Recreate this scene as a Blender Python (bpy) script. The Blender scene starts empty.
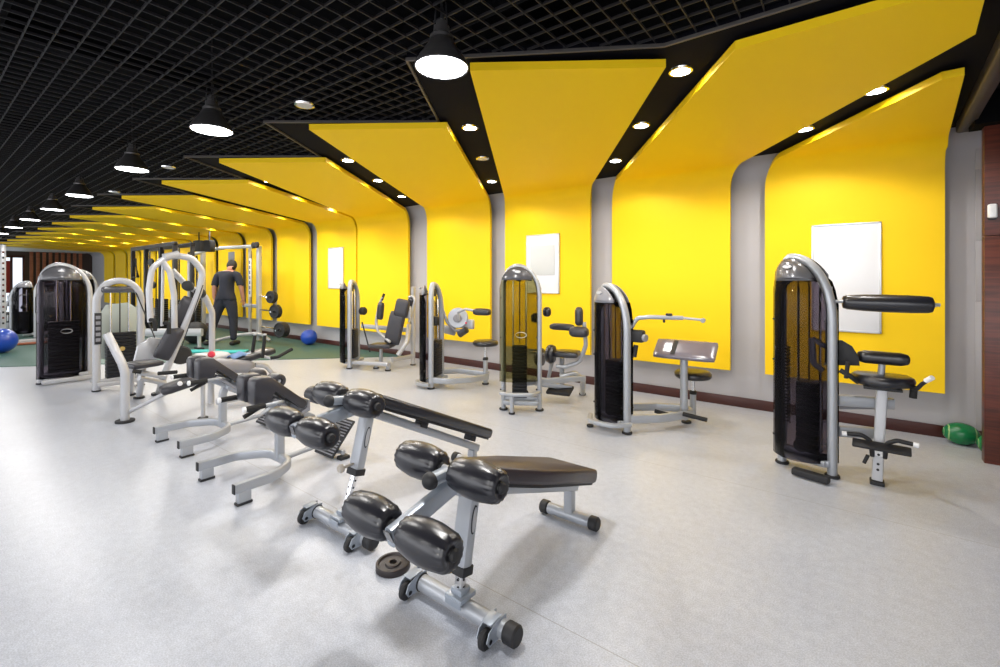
import bpy, bmesh, math, random
from mathutils import Vector, Matrix
random.seed(7)
PI = math.pi
SC = bpy.context.scene
COL = SC.collection

# ------------------------------------------------------------------ camera
TH = 0.653                      # heading, measured from the wall normal
cam_d = bpy.data.cameras.new('camera')
cam = bpy.data.objects.new('camera', cam_d); COL.objects.link(cam)
cam.location = (0, 0, 1.5)
cam.rotation_euler = (PI/2, 0, TH)
cam_d.sensor_width = 36.0
cam_d.lens = 0.4586*36.0
cam_d.shift_y = -(333.5-280.1)/1000.0
cam_d.clip_start = 0.05
SC.camera = cam
# ------------------------------------------------------------------ world, exposure
w = bpy.data.worlds.new('world'); SC.world = w; w.use_nodes = True
bg = w.node_tree.nodes['Background']
bg.inputs[0].default_value = (0.93, 0.95, 1.0, 1); bg.inputs[1].default_value = 2.4
SC.view_settings.view_transform = 'Standard'
SC.view_settings.look = 'None'
SC.view_settings.gamma = 1.0
SC.view_settings.use_curve_mapping = False
SC.view_settings.exposure = 0.42
PEND_W = 88.0      # watts of one pendant lamp
DOWN_W = 34.0      # watts of one recessed downlight

# ------------------------------------------------------------------ materials
MATS = {}
def mat(name, col, rough=0.5, metal=0.0, coat=0.0, spec=0.5, bump=None, mottled=None, alpha=None, emit=None, ior=None):
    if name in MATS: return MATS[name]
    m = bpy.data.materials.new(name); m.use_nodes = True
    nt = m.node_tree; b = nt.nodes['Principled BSDF']
    b.inputs['Base Color'].default_value = (*col, 1)
    b.inputs['Roughness'].default_value = rough
    b.inputs['Metallic'].default_value = metal
    b.inputs['Coat Weight'].default_value = coat
    b.inputs['Specular IOR Level'].default_value = spec
    if emit:
        b.inputs['Emission Color'].default_value = (*emit[:3], 1); b.inputs['Emission Strength'].default_value = emit[3]
    if alpha is not None: b.inputs['Alpha'].default_value = alpha
    tc = nt.nodes.new('ShaderNodeTexCoord')
    if mottled:      # (scale, amount)
        n = nt.nodes.new('ShaderNodeTexNoise'); n.inputs['Scale'].default_value = mottled[0]; n.inputs['Detail'].default_value = 4
        nt.links.new(tc.outputs['Object'], n.inputs['Vector'])
        mx = nt.nodes.new('ShaderNodeMix'); mx.data_type = 'RGBA'
        a = mottled[1]
        mx.inputs[6].default_value = (*[c*(1-a) for c in col], 1); mx.inputs[7].default_value = (*[min(1, c*(1+a)) for c in col], 1)
        nt.links.new(n.outputs['Fac'], mx.inputs[0]); nt.links.new(mx.outputs[2], b.inputs['Base Color'])
    if bump:         # (scale, strength)
        n = nt.nodes.new('ShaderNodeTexNoise'); n.inputs['Scale'].default_value = bump[0]; n.inputs['Detail'].default_value = 3
        nt.links.new(tc.outputs['Object'], n.inputs['Vector'])
        bp = nt.nodes.new('ShaderNodeBump'); bp.inputs['Strength'].default_value = bump[1]; bp.inputs['Distance'].default_value = 0.01
        nt.links.new(n.outputs['Fac'], bp.inputs['Height']); nt.links.new(bp.outputs['Normal'], b.inputs['Normal'])
    MATS[name] = m
    return m

M_YEL = mat('yellow_panel_paint', (0.95, 0.62, 0.003), 0.6, spec=0.3, mottled=(0.8, 0.015))
M_YELW = M_YEL
M_GREY = mat('grey_wall_paint', (0.43, 0.42, 0.44), 0.6, mottled=(3, 0.04))
M_BLACK = mat('black_soffit_paint', (0.003, 0.003, 0.006), 0.8, spec=0.1)
M_DECK = mat('black_deck', (0.0015, 0.0015, 0.002), 0.95, spec=0.1)
M_GRID = mat('grey_ceiling_grid', (0.009, 0.008, 0.010), 0.5)
M_WHITE = mat('white_paint', (0.80, 0.80, 0.80), 0.5)
M_SILVER = mat('silver_powder_coat', (0.40, 0.42, 0.455), 0.36, metal=0.35, coat=0.25)
M_SILVB = mat('silver_blue_coat', (0.34, 0.38, 0.44), 0.36, metal=0.3, coat=0.25)
M_LSILV = mat('pale_silver_coat', (0.47, 0.475, 0.495), 0.35, metal=0.2, coat=0.3)
M_CHROME = mat('chrome', (0.85, 0.85, 0.86), 0.12, metal=1.0)
M_VINYL = mat('black_vinyl', (0.013, 0.013, 0.018), 0.29, bump=(14, 0.12), spec=0.7)
M_VINYLG = mat('dark_grey_vinyl', (0.032, 0.031, 0.038), 0.36, bump=(10, 0.1), spec=0.6)
M_VGLOSS = mat('glossy_vinyl_reflection_tint', (0.15, 0.135, 0.17), 0.2, coat=0.6, spec=0.8)  # base lightened to lavender, standing in for ceiling lights reflected in the pad
M_VINYLB = mat('brown_black_vinyl', (0.036, 0.025, 0.029), 0.36, bump=(10, 0.1), spec=0.6)
M_RUBBER = mat('black_rubber', (0.014, 0.014, 0.016), 0.6)
M_PLATE = mat('weight_stack_steel', (0.012, 0.012, 0.014), 0.4, metal=0.3)
M_CABLE = mat('black_cable', (0.008, 0.008, 0.009), 0.5)
M_GRIP = mat('foam_grip', (0.012, 0.012, 0.012), 0.8)
M_SHELL = mat('grey_plastic_shell', (0.24, 0.24, 0.265), 0.35, coat=0.3)
M_MSHELL = mat('mid_grey_shell', (0.13, 0.13, 0.14), 0.25, metal=0.3, coat=0.4)
M_DSHELL = mat('dark_grey_shell', (0.07, 0.07, 0.08), 0.25, coat=0.5)
M_BLUE = mat('blue_ball_rubber', (0.01, 0.06, 0.42), 0.3, coat=0.3)
M_RED = mat('red_plastic', (0.6, 0.02, 0.05), 0.3, coat=0.4)
M_CYAN = mat('turquoise_foam', (0.05, 0.50, 0.50), 0.7)
M_TOWEL = mat('blue_fabric', (0.16, 0.26, 0.48), 0.8)
M_BOARD = mat('white_board', (0.80, 0.81, 0.84), 0.35)
M_BFRAME = mat('board_frame', (0.62, 0.63, 0.64), 0.3, metal=0.5)
M_BASE = mat('baseboard_mahogany', (0.055, 0.012, 0.008), 0.4)
M_LAMP = mat('lamp_face', (1, 1, 1), 0.5, emit=(0.95, 0.97, 1.0, 14.0))
M_LAMPD = mat('unlit_lamp_glass', (0.5, 0.5, 0.5), 0.3)
M_SHADE = mat('dark_lamp_shade', (0.10, 0.095, 0.095), 0.3, metal=0.6)
M_SKIN = mat('skin', (0.50, 0.24, 0.16), 0.5)
M_CLOTH = mat('dark_navy_cloth', (0.018, 0.02, 0.032), 0.85, bump=(20, 0.3))
M_SHOE = mat('black_shoe', (0.01, 0.01, 0.01), 0.6)
M_HAIR = mat('black_hair', (0.01, 0.008, 0.007), 0.6)

def glassy(name, tint, transp, rough=0.05):
    """smoked acrylic: part tinted transparent, part glossy dark"""
    m = bpy.data.materials.new(name); m.use_nodes = True; nt = m.node_tree
    for n in list(nt.nodes): nt.nodes.remove(n)
    out = nt.nodes.new('ShaderNodeOutputMaterial')
    tr = nt.nodes.new('ShaderNodeBsdfTransparent'); tr.inputs[0].default_value = (*transp, 1)
    b = nt.nodes.new('ShaderNodeBsdfPrincipled'); b.inputs['Base Color'].default_value = (*tint, 1); b.inputs['Roughness'].default_value = rough
    mx = nt.nodes.new('ShaderNodeMixShader')
    fr = nt.nodes.new('ShaderNodeFresnel'); fr.inputs[0].default_value = 1.5
    ad = nt.nodes.new('ShaderNodeMath'); ad.operation = 'ADD'; ad.inputs[1].default_value = 0.05
    nt.links.new(fr.outputs[0], ad.inputs[0]); nt.links.new(ad.outputs[0], mx.inputs[0])
    nt.links.new(tr.outputs[0], mx.inputs[1]); nt.links.new(b.outputs[0], mx.inputs[2]); nt.links.new(mx.outputs[0], out.inputs[0])
    return m
M_SMOKE = glassy('smoked_acrylic', (0.02, 0.02, 0.022), (0.66, 0.63, 0.67))
M_SMOKEB = glassy('bronze_smoked_acrylic', (0.03, 0.028, 0.02), (0.80, 0.78, 0.62))
M_SMOKEL = glassy('pale_smoked_acrylic', (0.03, 0.03, 0.03), (0.82, 0.81, 0.83))

def floor_material():
    m = bpy.data.materials.new('speckled_grey_vinyl_floor'); m.use_nodes = True; nt = m.node_tree; b = nt.nodes['Principled BSDF']
    tc = nt.nodes.new('ShaderNodeTexCoord')
    n1 = nt.nodes.new('ShaderNodeTexNoise'); n1.inputs['Scale'].default_value = 160; n1.inputs['Detail'].default_value = 3
    n2 = nt.nodes.new('ShaderNodeTexNoise'); n2.inputs['Scale'].default_value = 22; n2.inputs['Detail'].default_value = 5
    n3 = nt.nodes.new('ShaderNodeTexNoise'); n3.inputs['Scale'].default_value = 1.1; n3.inputs['Detail'].default_value = 3
    for n in (n1, n2, n3): nt.links.new(tc.outputs['Object'], n.inputs['Vector'])
    r = nt.nodes.new('ShaderNodeValToRGB'); r.color_ramp.elements[0].position = 0.38; r.color_ramp.elements[1].position = 0.62
    r.color_ramp.elements[0].color = (0.435, 0.46, 0.515, 1); r.color_ramp.elements[1].color = (0.585, 0.615, 0.685, 1)
    nt.links.new(n1.outputs['Fac'], r.inputs[0])
    mx = nt.nodes.new('ShaderNodeMix'); mx.data_type = 'RGBA'; mx.blend_type = 'MULTIPLY'; mx.inputs[0].default_value = 1
    r2 = nt.nodes.new('ShaderNodeValToRGB'); r2.color_ramp.elements[0].position = 0.3; r2.color_ramp.elements[1].position = 0.7
    r2.color_ramp.elements[0].color = (0.86, 0.86, 0.87, 1); r2.color_ramp.elements[1].color = (1, 1, 1, 1)
    nt.links.new(n2.outputs['Fac'], r2.inputs[0])
    nt.links.new(r.outputs[0], mx.inputs[6]); nt.links.new(r2.outputs[0], mx.inputs[7])
    mx2 = nt.nodes.new('ShaderNodeMix'); mx2.data_type = 'RGBA'; mx2.blend_type = 'MULTIPLY'; mx2.inputs[0].default_value = 1
    r3 = nt.nodes.new('ShaderNodeValToRGB'); r3.color_ramp.elements[0].position = 0.35; r3.color_ramp.elements[1].position = 0.65
    r3.color_ramp.elements[0].color = (0.92, 0.92, 0.93, 1); r3.color_ramp.elements[1].color = (1, 1, 1, 1)
    nt.links.new(n3.outputs['Fac'], r3.inputs[0]); nt.links.new(mx.outputs[2], mx2.inputs[6]); nt.links.new(r3.outputs[0], mx2.inputs[7])
    # welded seam lines along the room
    sx = nt.nodes.new('ShaderNodeSeparateXYZ'); nt.links.new(tc.outputs['Object'], sx.inputs[0])
    s1 = nt.nodes.new('ShaderNodeMath'); s1.operation = 'SUBTRACT'; s1.inputs[1].default_value = 1.74
    md = nt.nodes.new('ShaderNodeMath'); md.operation = 'PINGPONG'; md.inputs[1].default_value = 1.0
    lt = nt.nodes.new('ShaderNodeMath'); lt.operation = 'LESS_THAN'; lt.inputs[1].default_value = 0.0022
    nt.links.new(sx.outputs[1], s1.inputs[0]); nt.links.new(s1.outputs[0], md.inputs[0]); nt.links.new(md.outputs[0], lt.inputs[0])
    mx3 = nt.nodes.new('ShaderNodeMix'); mx3.data_type = 'RGBA'; mx3.inputs[7].default_value = (0.30, 0.30, 0.31, 1)
    nt.links.new(lt.outputs[0], mx3.inputs[0]); nt.links.new(mx2.outputs[2], mx3.inputs[6])
    nt.links.new(mx3.outputs[2], b.inputs['Base Color'])
    b.inputs['Roughness'].default_value = 0.3
    b.inputs['Specular IOR Level'].default_value = 0.45
    rr = nt.nodes.new('ShaderNodeMapRange'); rr.inputs[3].default_value = 0.24; rr.inputs[4].default_value = 0.42
    nt.links.new(n2.outputs['Fac'], rr.inputs[0]); nt.links.new(rr.outputs[0], b.inputs['Roughness'])
    return m
M_FLOOR = floor_material()
M_GREEN = mat('green_rubber_floor', (0.045, 0.115, 0.095), 0.5, mottled=(60, 0.35))

def wood_material(name, c1, c2, rough=0.35):
    m = bpy.data.materials.new(name); m.use_nodes = True; nt = m.node_tree; b = nt.nodes['Principled BSDF']
    tc = nt.nodes.new('ShaderNodeTexCoord'); mp = nt.nodes.new('ShaderNodeMapping'); mp.inputs['Scale'].default_value = (1.2, 1.2, 22)
    nt.links.new(tc.outputs['Object'], mp.inputs[0])
    n = nt.nodes.new('ShaderNodeTexNoise'); n.inputs['Scale'].default_value = 2.2; n.inputs['Detail'].default_value = 6; n.inputs['Distortion'].default_value = 0.6
    nt.links.new(mp.outputs[0], n.inputs['Vector'])
    r = nt.nodes.new('ShaderNodeValToRGB'); r.color_ramp.elements[0].position = 0.35; r.color_ramp.elements[1].position = 0.65
    r.color_ramp.elements[0].color = (*c1, 1); r.color_ramp.elements[1].color = (*c2, 1)
    nt.links.new(n.outputs['Fac'], r.inputs[0]); nt.links.new(r.outputs[0], b.inputs['Base Color']); b.inputs['Roughness'].default_value = rough
    return m
M_WOOD = wood_material('mahogany_cladding', (0.055, 0.012, 0.007), (0.12, 0.026, 0.014))
M_WOODL = wood_material('red_brown_wood', (0.28, 0.09, 0.04), (0.45, 0.16, 0.08))

def stripes_material(name, c1, c2, scale, axis=0, duty=0.5, rough=0.5):
    m = bpy.data.materials.new(name); m.use_nodes = True; nt = m.node_tree; b = nt.nodes['Principled BSDF']
    tc = nt.nodes.new('ShaderNodeTexCoord'); sx = nt.nodes.new('ShaderNodeSeparateXYZ'); nt.links.new(tc.outputs['Object'], sx.inputs[0])
    mu = nt.nodes.new('ShaderNodeMath'); mu.operation = 'MULTIPLY'; mu.inputs[1].default_value = scale
    fr = nt.nodes.new('ShaderNodeMath'); fr.operation = 'FRACT'; gt = nt.nodes.new('ShaderNodeMath'); gt.operation = 'GREATER_THAN'; gt.inputs[1].default_value = duty
    nt.links.new(sx.outputs[axis], mu.inputs[0]); nt.links.new(mu.outputs[0], fr.inputs[0]); nt.links.new(fr.outputs[0], gt.inputs[0])
    mx = nt.nodes.new('ShaderNodeMix'); mx.data_type = 'RGBA'; mx.inputs[6].default_value = (*c1, 1); mx.inputs[7].default_value = (*c2, 1)
    nt.links.new(gt.outputs[0], mx.inputs[0]); nt.links.new(mx.outputs[2], b.inputs['Base Color']); b.inputs['Roughness'].default_value = rough
    return m
M_TREAD = stripes_material('ribbed_footplate', (0.03, 0.03, 0.035), (0.42, 0.42, 0.45), 60, 1, 0.5)

# ------------------------------------------------------------------ mesh helpers
def V(*a): return Vector(a if len(a) > 1 else a[0])
def fillet(pts, r, n=6):
    """round the corners of a polyline; r may be a number or a list"""
    pts = [V(p) for p in pts]; out = [pts[0]]
    for i in range(1, len(pts)-1):
        rr = r[i-1] if isinstance(r, (list, tuple)) else r
        a, b, c = pts[i-1], pts[i], pts[i+1]
        u = (a-b); v = (c-b); lu, lv = u.length, v.length; u.normalize(); v.normalize()
        ang = u.angle(v)
        if ang > PI-0.02 or rr <= 0: out.append(b); continue
        t = min(rr/math.tan(ang/2), lu*0.49, lv*0.49)
        p0, p1 = b+u*t, b+v*t
        for k in range(n+1):
            s = k/n
            q = p0.lerp(b, s).lerp(b.lerp(p1, s), s)
            out.append(q)
    out.append(pts[-1]); return out
def circle(r, n=12): return [(r*math.cos(2*PI*k/n), r*math.sin(2*PI*k/n)) for k in range(n)]
def rrect(w, h, r=0.006, n=2):
    r = min(r, w*0.49, h*0.49); o = []
    for cx, cy, a0 in ((w/2-r, h/2-r, 0), (-w/2+r, h/2-r, PI/2), (-w/2+r, -h/2+r, PI), (w/2-r, -h/2+r, 1.5*PI)):
        for k in range(n+1):
            a = a0+PI/2*k/n; o.append((cx+r*math.cos(a), cy+r*math.sin(a)))
    return o
class MB:
    def __init__(s): s.v = []; s.f = []
    def _add(s, vs, fs):
        o = len(s.v); s.v += [tuple(q) for q in vs]; s.f += [tuple(i+o for i in f) for f in fs]; return s
    def box(s, c, size, bev=0.004, rot=None, seg=2):
        bm = bmesh.new(); bmesh.ops.create_cube(bm, size=1)
        for q in bm.verts: q.co = Vector((q.co.x*size[0], q.co.y*size[1], q.co.z*size[2]))
        if bev > 0:
            bmesh.ops.bevel(bm, geom=bm.edges[:], offset=min(bev, min(size)*0.49), segments=seg, affect='EDGES', profile=0.5)
        M = Matrix.Translation(V(c))
        if rot is not None: M = M @ (rot if isinstance(rot, Matrix) else Matrix.Rotation(rot, 4, 'Z'))
        vs = [M @ q.co for q in bm.verts]; bm.verts.index_update(); fs = [[q.index for q in f.verts] for f in bm.faces]
        bm.free(); return s._add(vs, fs)
    def box2(s, a, b, bev=0.004):
        a, b = V(a), V(b); return s.box((a+b)/2, [abs(b[i]-a[i]) for i in range(3)], bev)
    def sweep(s, prof, pts, nrm=None, closed=False, caps=True, scale=None):
        pts = [V(p) for p in pts]; N = len(pts); m = len(prof)
        def tan(i):
            if closed: return (pts[(i+1) % N]-pts[i-1]).normalized()
            if i == 0: return (pts[1]-pts[0]).normalized()
            if i == N-1: return (pts[-1]-pts[-2]).normalized()
            return ((pts[i+1]-pts[i]).normalized()+(pts[i]-pts[i-1]).normalized()).normalized()
        t = tan(0)
        if nrm is None:
            nrm = Vector((0, 0, 1)) if abs(t.z) < 0.9 else Vector((1, 0, 0))
        n = V(nrm); n = (n-t*n.dot(t)).normalized()
        vs = []
        for i in range(N):
            t = tan(i); n = (n-t*n.dot(t)).normalized(); b = t.cross(n)
            k = scale[i] if scale else 1.0
            kk = 1.0
            if not closed and 0 < i < N-1:
                c = max(0.5, (pts[i]-pts[i-1]).normalized().dot(t)); kk = 1/c
            for (x, y) in prof: vs.append(pts[i]+n*(x*k)+b*(y*k*kk))
        fs = []
        for i in range(N if closed else N-1):
            j = (i+1) % N
            for a in range(m):
                c = (a+1) % m; fs.append((i*m+a, i*m+c, j*m+c, j*m+a))
        if caps and not closed: fs.append(tuple(range(m))[::-1]); fs.append(tuple((N-1)*m+a for a in range(m)))
        return s._add(vs, fs)
    def tube(s, pts, r, n=12, fil=0, closed=False, scale=None, fn=6):
        if fil: pts = fillet(pts, fil, fn)
        return s.sweep(circle(r, n), pts, closed=closed, scale=scale)
    def beam(s, pts, wn, wb, nrm=(0, 0, 1), fil=0, r=0.008, fn=6):
        """rectangular/oval tube; wn = size along nrm, wb = size across"""
        if fil: pts = fillet(pts, fil, fn)
        return s.sweep(rrect(wn, wb, r), pts, nrm=nrm)
    def xf(s, M):
        s.v = [tuple(M @ Vector(q)) for q in s.v]; return s
    def lathe(s, c, axis, prof, n=20, closed=False, mod=None):
        """prof: (radius, height) along axis from c"""
        ax = V(axis).normalized(); u = ax.orthogonal().normalized(); w2 = ax.cross(u); c = V(c); vs = []
        for (r, h) in prof:
            for k in range(n):
                a = 2*PI*k/n; q = mod(r, h, a) if mod else r; vs.append(c+ax*h+(u*math.cos(a)+w2*math.sin(a))*max(q, 1e-5))
        fs = []; NP_ = len(prof)
        for i in range(NP_ if closed else NP_-1):
            j = (i+1) % NP_
            for k in range(n):
                k2 = (k+1) % n; fs.append((i*n+k, i*n+k2, j*n+k2, j*n+k))
        if closed: return s._add(vs, fs)
        fs.append(tuple(range(n))[::-1]); fs.append(tuple((len(prof)-1)*n+k for k in range(n)))
        return s._add(vs, fs)
    def cyl(s, c, axis, r, L, n=20, bev=None):
        b = min(r, L)*0.12 if bev is None else bev
        return s.lathe(c, axis, [(r-b, -L/2), (r, -L/2+b), (r, L/2-b), (r-b, L/2)], n)
    def torus(s, c, axis, R, r, n=28, m=8, sc=(1, 1)):
        ax = V(axis).normalized(); u = ax.orthogonal().normalized()
        if abs(ax.z) < 0.9: u = Vector((0, 0, 1)).cross(ax).normalized()
        w2 = ax.cross(u)
        return s.sweep(circle(r, m), [V(c)+u*R*sc[0]*math.cos(2*PI*k/n)+w2*R*sc[1]*math.sin(2*PI*k/n) for k in range(n)], closed=True)
    def prism(s, poly, c, ex, ey, th, bev=0):
        """polygon in the (ex, ey) plane through c, thickness th centred"""
        ex, ey = V(ex).normalized(), V(ey).normalized(); n = ex.cross(ey).normalized(); c = V(c); m = len(poly)
        if bev > 0:
            cx = sum(p[0] for p in poly)/m; cy = sum(p[1] for p in poly)/m
            def ins(p, d):
                L = math.hypot(p[0]-cx, p[1]-cy); k = max(0, (L-d)/L) if L > 1e-6 else 1; return (cx+(p[0]-cx)*k, cy+(p[1]-cy)*k)
            rings = [([ins(p, bev) for p in poly], -th/2), ([ins(p, bev*0.3) for p in poly], -th/2+bev*0.3), (poly, -th/2+bev), (poly, th/2-bev), ([ins(p, bev*0.3) for p in poly], th/2-bev*0.3), ([ins(p, bev) for p in poly], th/2)]
        else: rings = [(poly, -th/2), (poly, th/2)]
        vs = [c+ex*p[0]+ey*p[1]+n*h for (pl, h) in rings for p in pl]; fs = []
        for i in range(len(rings)-1):
            for k in range(m):
                k2 = (k+1) % m; fs.append((i*m+k, i*m+k2, (i+1)*m+k2, (i+1)*m+k))
        fs.append(tuple(range(m))[::-1]); fs.append(tuple((len(rings)-1)*m+k for k in range(m)))
        return s._add(vs, fs)
    def grid(s, rows):
        """rows of points, open surface"""
        m = len(rows[0]); vs = [p for r in rows for p in r]; fs = []
        for i in range(len(rows)-1):
            for k in range(m-1): fs.append((i*m+k, i*m+k+1, (i+1)*m+k+1, (i+1)*m+k))
        return s._add(vs, fs)
    def pad(s, c, size, rot=None, r=0.02, puff=0.0):
        """upholstered pad: well rounded box with a slightly domed top (local z)"""
        bm = bmesh.new(); bmesh.ops.create_cube(bm, size=1)
        bmesh.ops.subdivide_edges(bm, edges=bm.edges[:], cuts=5, use_grid_fill=True)
        hx, hy, hz = size[0]/2, size[1]/2, size[2]/2; rr = min(r, hx, hy, hz)
        for q in bm.verts:
            p = Vector((q.co.x*size[0], q.co.y*size[1], q.co.z*size[2]))
            k = Vector((max(-hx+rr, min(hx-rr, p.x)), max(-hy+rr, min(hy-rr, p.y)), max(-hz+rr, min(hz-rr, p.z))))
            d = p-k
            if d.length > 1e-9: p = k+d.normalized()*rr
            if puff: p.z += puff*(1-(p.x/hx)**2)*(1-(p.y/hy)**2)*(1 if p.z > 0 else -0.3)
            q.co = p
        M = Matrix.Translation(V(c))
        if rot is not None: M = M @ (rot if isinstance(rot, Matrix) else Matrix.Rotation(rot, 4, 'Z'))
        vs = [M @ q.co for q in bm.verts]; bm.verts.index_update(); fs = [[q.index for q in f.verts] for f in bm.faces]; bm.free()
        return s._add(vs, fs)
    def build(s, name, m, parent=None, angle=35, label=None, loc=None, thick=None):
        me = bpy.data.meshes.new(name); me.from_pydata(s.v, [], s.f); me.validate(clean_customdata=False)
        bm = bmesh.new(); bm.from_mesh(me); bmesh.ops.recalc_face_normals(bm, faces=bm.faces[:]); bm.to_mesh(me); bm.free()
        for p in me.polygons: p.use_smooth = True
        me.set_sharp_from_angle(angle=math.radians(angle))
        me.materials.append(m)
        o = bpy.data.objects.new(name, me); COL.objects.link(o)
        if parent is not None: o.parent = parent
        if loc: o.location = loc
        if label: o['label'] = label
        if thick:
            md = o.modifiers.new('thickness', 'SOLIDIFY'); md.thickness = thick; md.offset = 0
        return o
def tag(o, label, cat, group=None, kind=None):
    o['label'] = label; o['category'] = cat
    if group: o['group'] = group
    if kind: o['kind'] = kind
    return o
def thing(name, label, cat, loc=(0, 0, 0), rz=0, group=None):
    o = bpy.data.objects.new(name, None); COL.objects.link(o); o.empty_display_size = 0.1
    o.location = loc; o.rotation_euler = (0, 0, rz)
    return tag(o, label, cat, group)
def struct(o): o['kind'] = 'structure'; return o
def RX(a): return Matrix.Rotation(a, 4, 'X')
def RY(a): return Matrix.Rotation(a, 4, 'Y')
def RZ(a): return Matrix.Rotation(a, 4, 'Z')
def copy_tree(o, parent=None):
    c = o.copy(); COL.objects.link(c); c.parent = parent
    for ch in list(o.children): copy_tree(ch, c)
    return c
def pt(px, py, Y=None, X=None, z=None):
    """place in the room seen in column px, row py, on the plane Y = .., X = .. or z = .."""
    a = (px-500)/458.6; c, s = math.cos(TH), math.sin(TH)
    if z is not None:
        d = 458.6*(1.5-z)/(py-280.1); x = a*d; return Vector((x*c-d*s, x*s+d*c, z))
    if Y is not None: X = Y*(a*c-s)/(c+a*s)
    else: Y = X*(c+a*s)/(a*c-s)
    d = -X*s+Y*c
    return Vector((X, Y, 1.5-(py-280.1)*d/458.6))
ORD = ['first', 'second', 'third', 'fourth', 'fifth', 'sixth', 'seventh', 'eighth', 'ninth', 'tenth', 'eleventh', 'twelfth', 'thirteenth', 'fourteenth', 'fifteenth', 'sixteenth', 'seventeenth']
# ================================================================== THE ROOM
WY = 6.037            # back wall plane
XE = -31.2            # far end wall
ZS, ZP = 2.880, 2.800  # black soffit, underside of the yellow panels
PER = 1.844
# ---- floor
b = MB(); b.box2((XE-0.2, -4.2, -0.1), (4.2, WY+0.2, 0), 0); struct(b.build('floor', M_FLOOR))
b = MB(); gp = [(-7.35, 5.60), (-6.95, WY-0.012), (XE+0.01, WY-0.012), (XE+0.01, -4.0), (-16.4, -4.0)]
b.prism(gp, (0, 0, 0.006), (1, 0, 0), (0, 1, 0), 0.012)
struct(b.build('trim_1', M_GREEN))['label'] = 'green rubber flooring of the free weight zone'
# ---- back wall with the cove that bends into the soffit
b = MB(); R = 0.24
def wall_prof():
    p = [(WY, 0.0), (WY, ZS-R)]
    for k in range(1, 9):
        a = PI/2*k/8; p.append((WY-R+R*math.cos(a), ZS-R+R*math.sin(a)))
    p += [(WY-R, ZS+0.1), (WY+0.15, ZS+0.1), (WY+0.15, 0)]
    return p
pr = wall_prof(); n = len(pr)
vs = [(x, y, z) for x in (XE-0.15, 1.10) for (y, z) in pr]
fs = [(k, (k+1) % n, n+(k+1) % n, n+k) for k in range(n)]+[tuple(range(n)), tuple(range(n, 2*n))[::-1]]
b._add(vs, fs); struct(b.build('wall_back', M_GREY, angle=20))
# ---- right hand column: grey tiled return and mahogany cladding
b = MB(); b.box2((1.10, 5.50, 0), (4.2, WY+0.15, 3.4), 0)
w_r = struct(b.build('wall_right', M_GREY))
b = MB()
for z0, z1 in ((0, 1.30), (1.304, 1.86), (1.864, 2.52), (2.524, 2.74)): b.box2((0.915, WY-0.012, z0), (1.099, WY, z1), 0.001)
struct(b.build('trim_2', mat('grey_tile', (0.42, 0.41, 0.42), 0.4)))['label'] = 'grey tile facing beside the column'
b = MB(); 
for z0, z1 in ((0, 1.862), (1.866, 2.76)): b.box2((0.87, 5.40, z0), (4.1, 5.50, z1), 0.002)
struct(b.build('trim_3', M_WOOD))['label'] = 'mahogany cladding on the column at the right edge'
# ---- other walls
b = MB(); b.box2((4.1, -4.2, 0), (4.25, 5.4, 3.4), 0); struct(b.build('wall_side', M_WHITE))
b = MB()
b.box2((XE-0.15, -4.2, 0), (4.2, -4.05, 0.45), 0); b.box2((XE-0.15, -4.2, 2.75), (4.2, -4.05, 3.4), 0)
for k in range(12): b.box2((XE+2.6*k, -4.2, 0.45), (XE+2.6*k+0.22, -4.05, 2.75), 0)  # unseen wall; its window openings are added to let world light in as fill
struct(b.build('wall_front', M_WHITE))
# ---- baseboard
b = MB(); b.box2((XE, WY-0.018, 0), (1.098, WY, 0.115), 0.003); struct(b.build('baseboard_back', M_BASE))
# ---- deck, open grid ceiling
b = MB(); b.box2((XE-0.15, -4.2, 3.45), (4.2, WY+0.15, 3.55), 0); struct(b.build('ceiling', M_DECK))
GC = 0.111
b = MB(); x = XE
zg0, zg1 = 2.890, 2.905
def blade(b, x0, y0, x1, y1):
    b._add([(x0, y0, zg0), (x1, y0, zg0), (x1, y1, zg0), (x0, y1, zg0), (x0, y0, zg1), (x1, y0, zg1), (x1, y1, zg1), (x0, y1, zg1)],
           [(0, 3, 2, 1), (4, 5, 6, 7), (0, 1, 5, 4), (1, 2, 6, 5), (2, 3, 7, 6), (3, 0, 4, 7)])
x = -22.0
while x < 0.62: blade(b, x-0.003, -4.0, x+0.003, 3.4); x += GC
y = -4.018
while y < 3.4: blade(b, -22.0, y-0.003, 0.62, y+0.003); y += GC
g = b.build('ceiling', M_GRID); struct(g); g['label'] = 'open metal grid of small square cells'
# ducts and cables above the grid
b = MB()
for yy in (-2.4, 0.35, 2.3): b.tube([(XE, yy, 3.30), (0.6, yy, 3.30)], 0.09, 14)
for xx in range(-20, 1, 3): b.box2((xx, -4, 3.30), (xx+0.12, 5.5, 3.44), 0)
d_ = struct(b.build('trim_4', mat('dark_duct', (0.003, 0.003, 0.004), 0.9, spec=0.1))); d_['label'] = 'dark pipes and beams above the ceiling grid'
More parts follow.
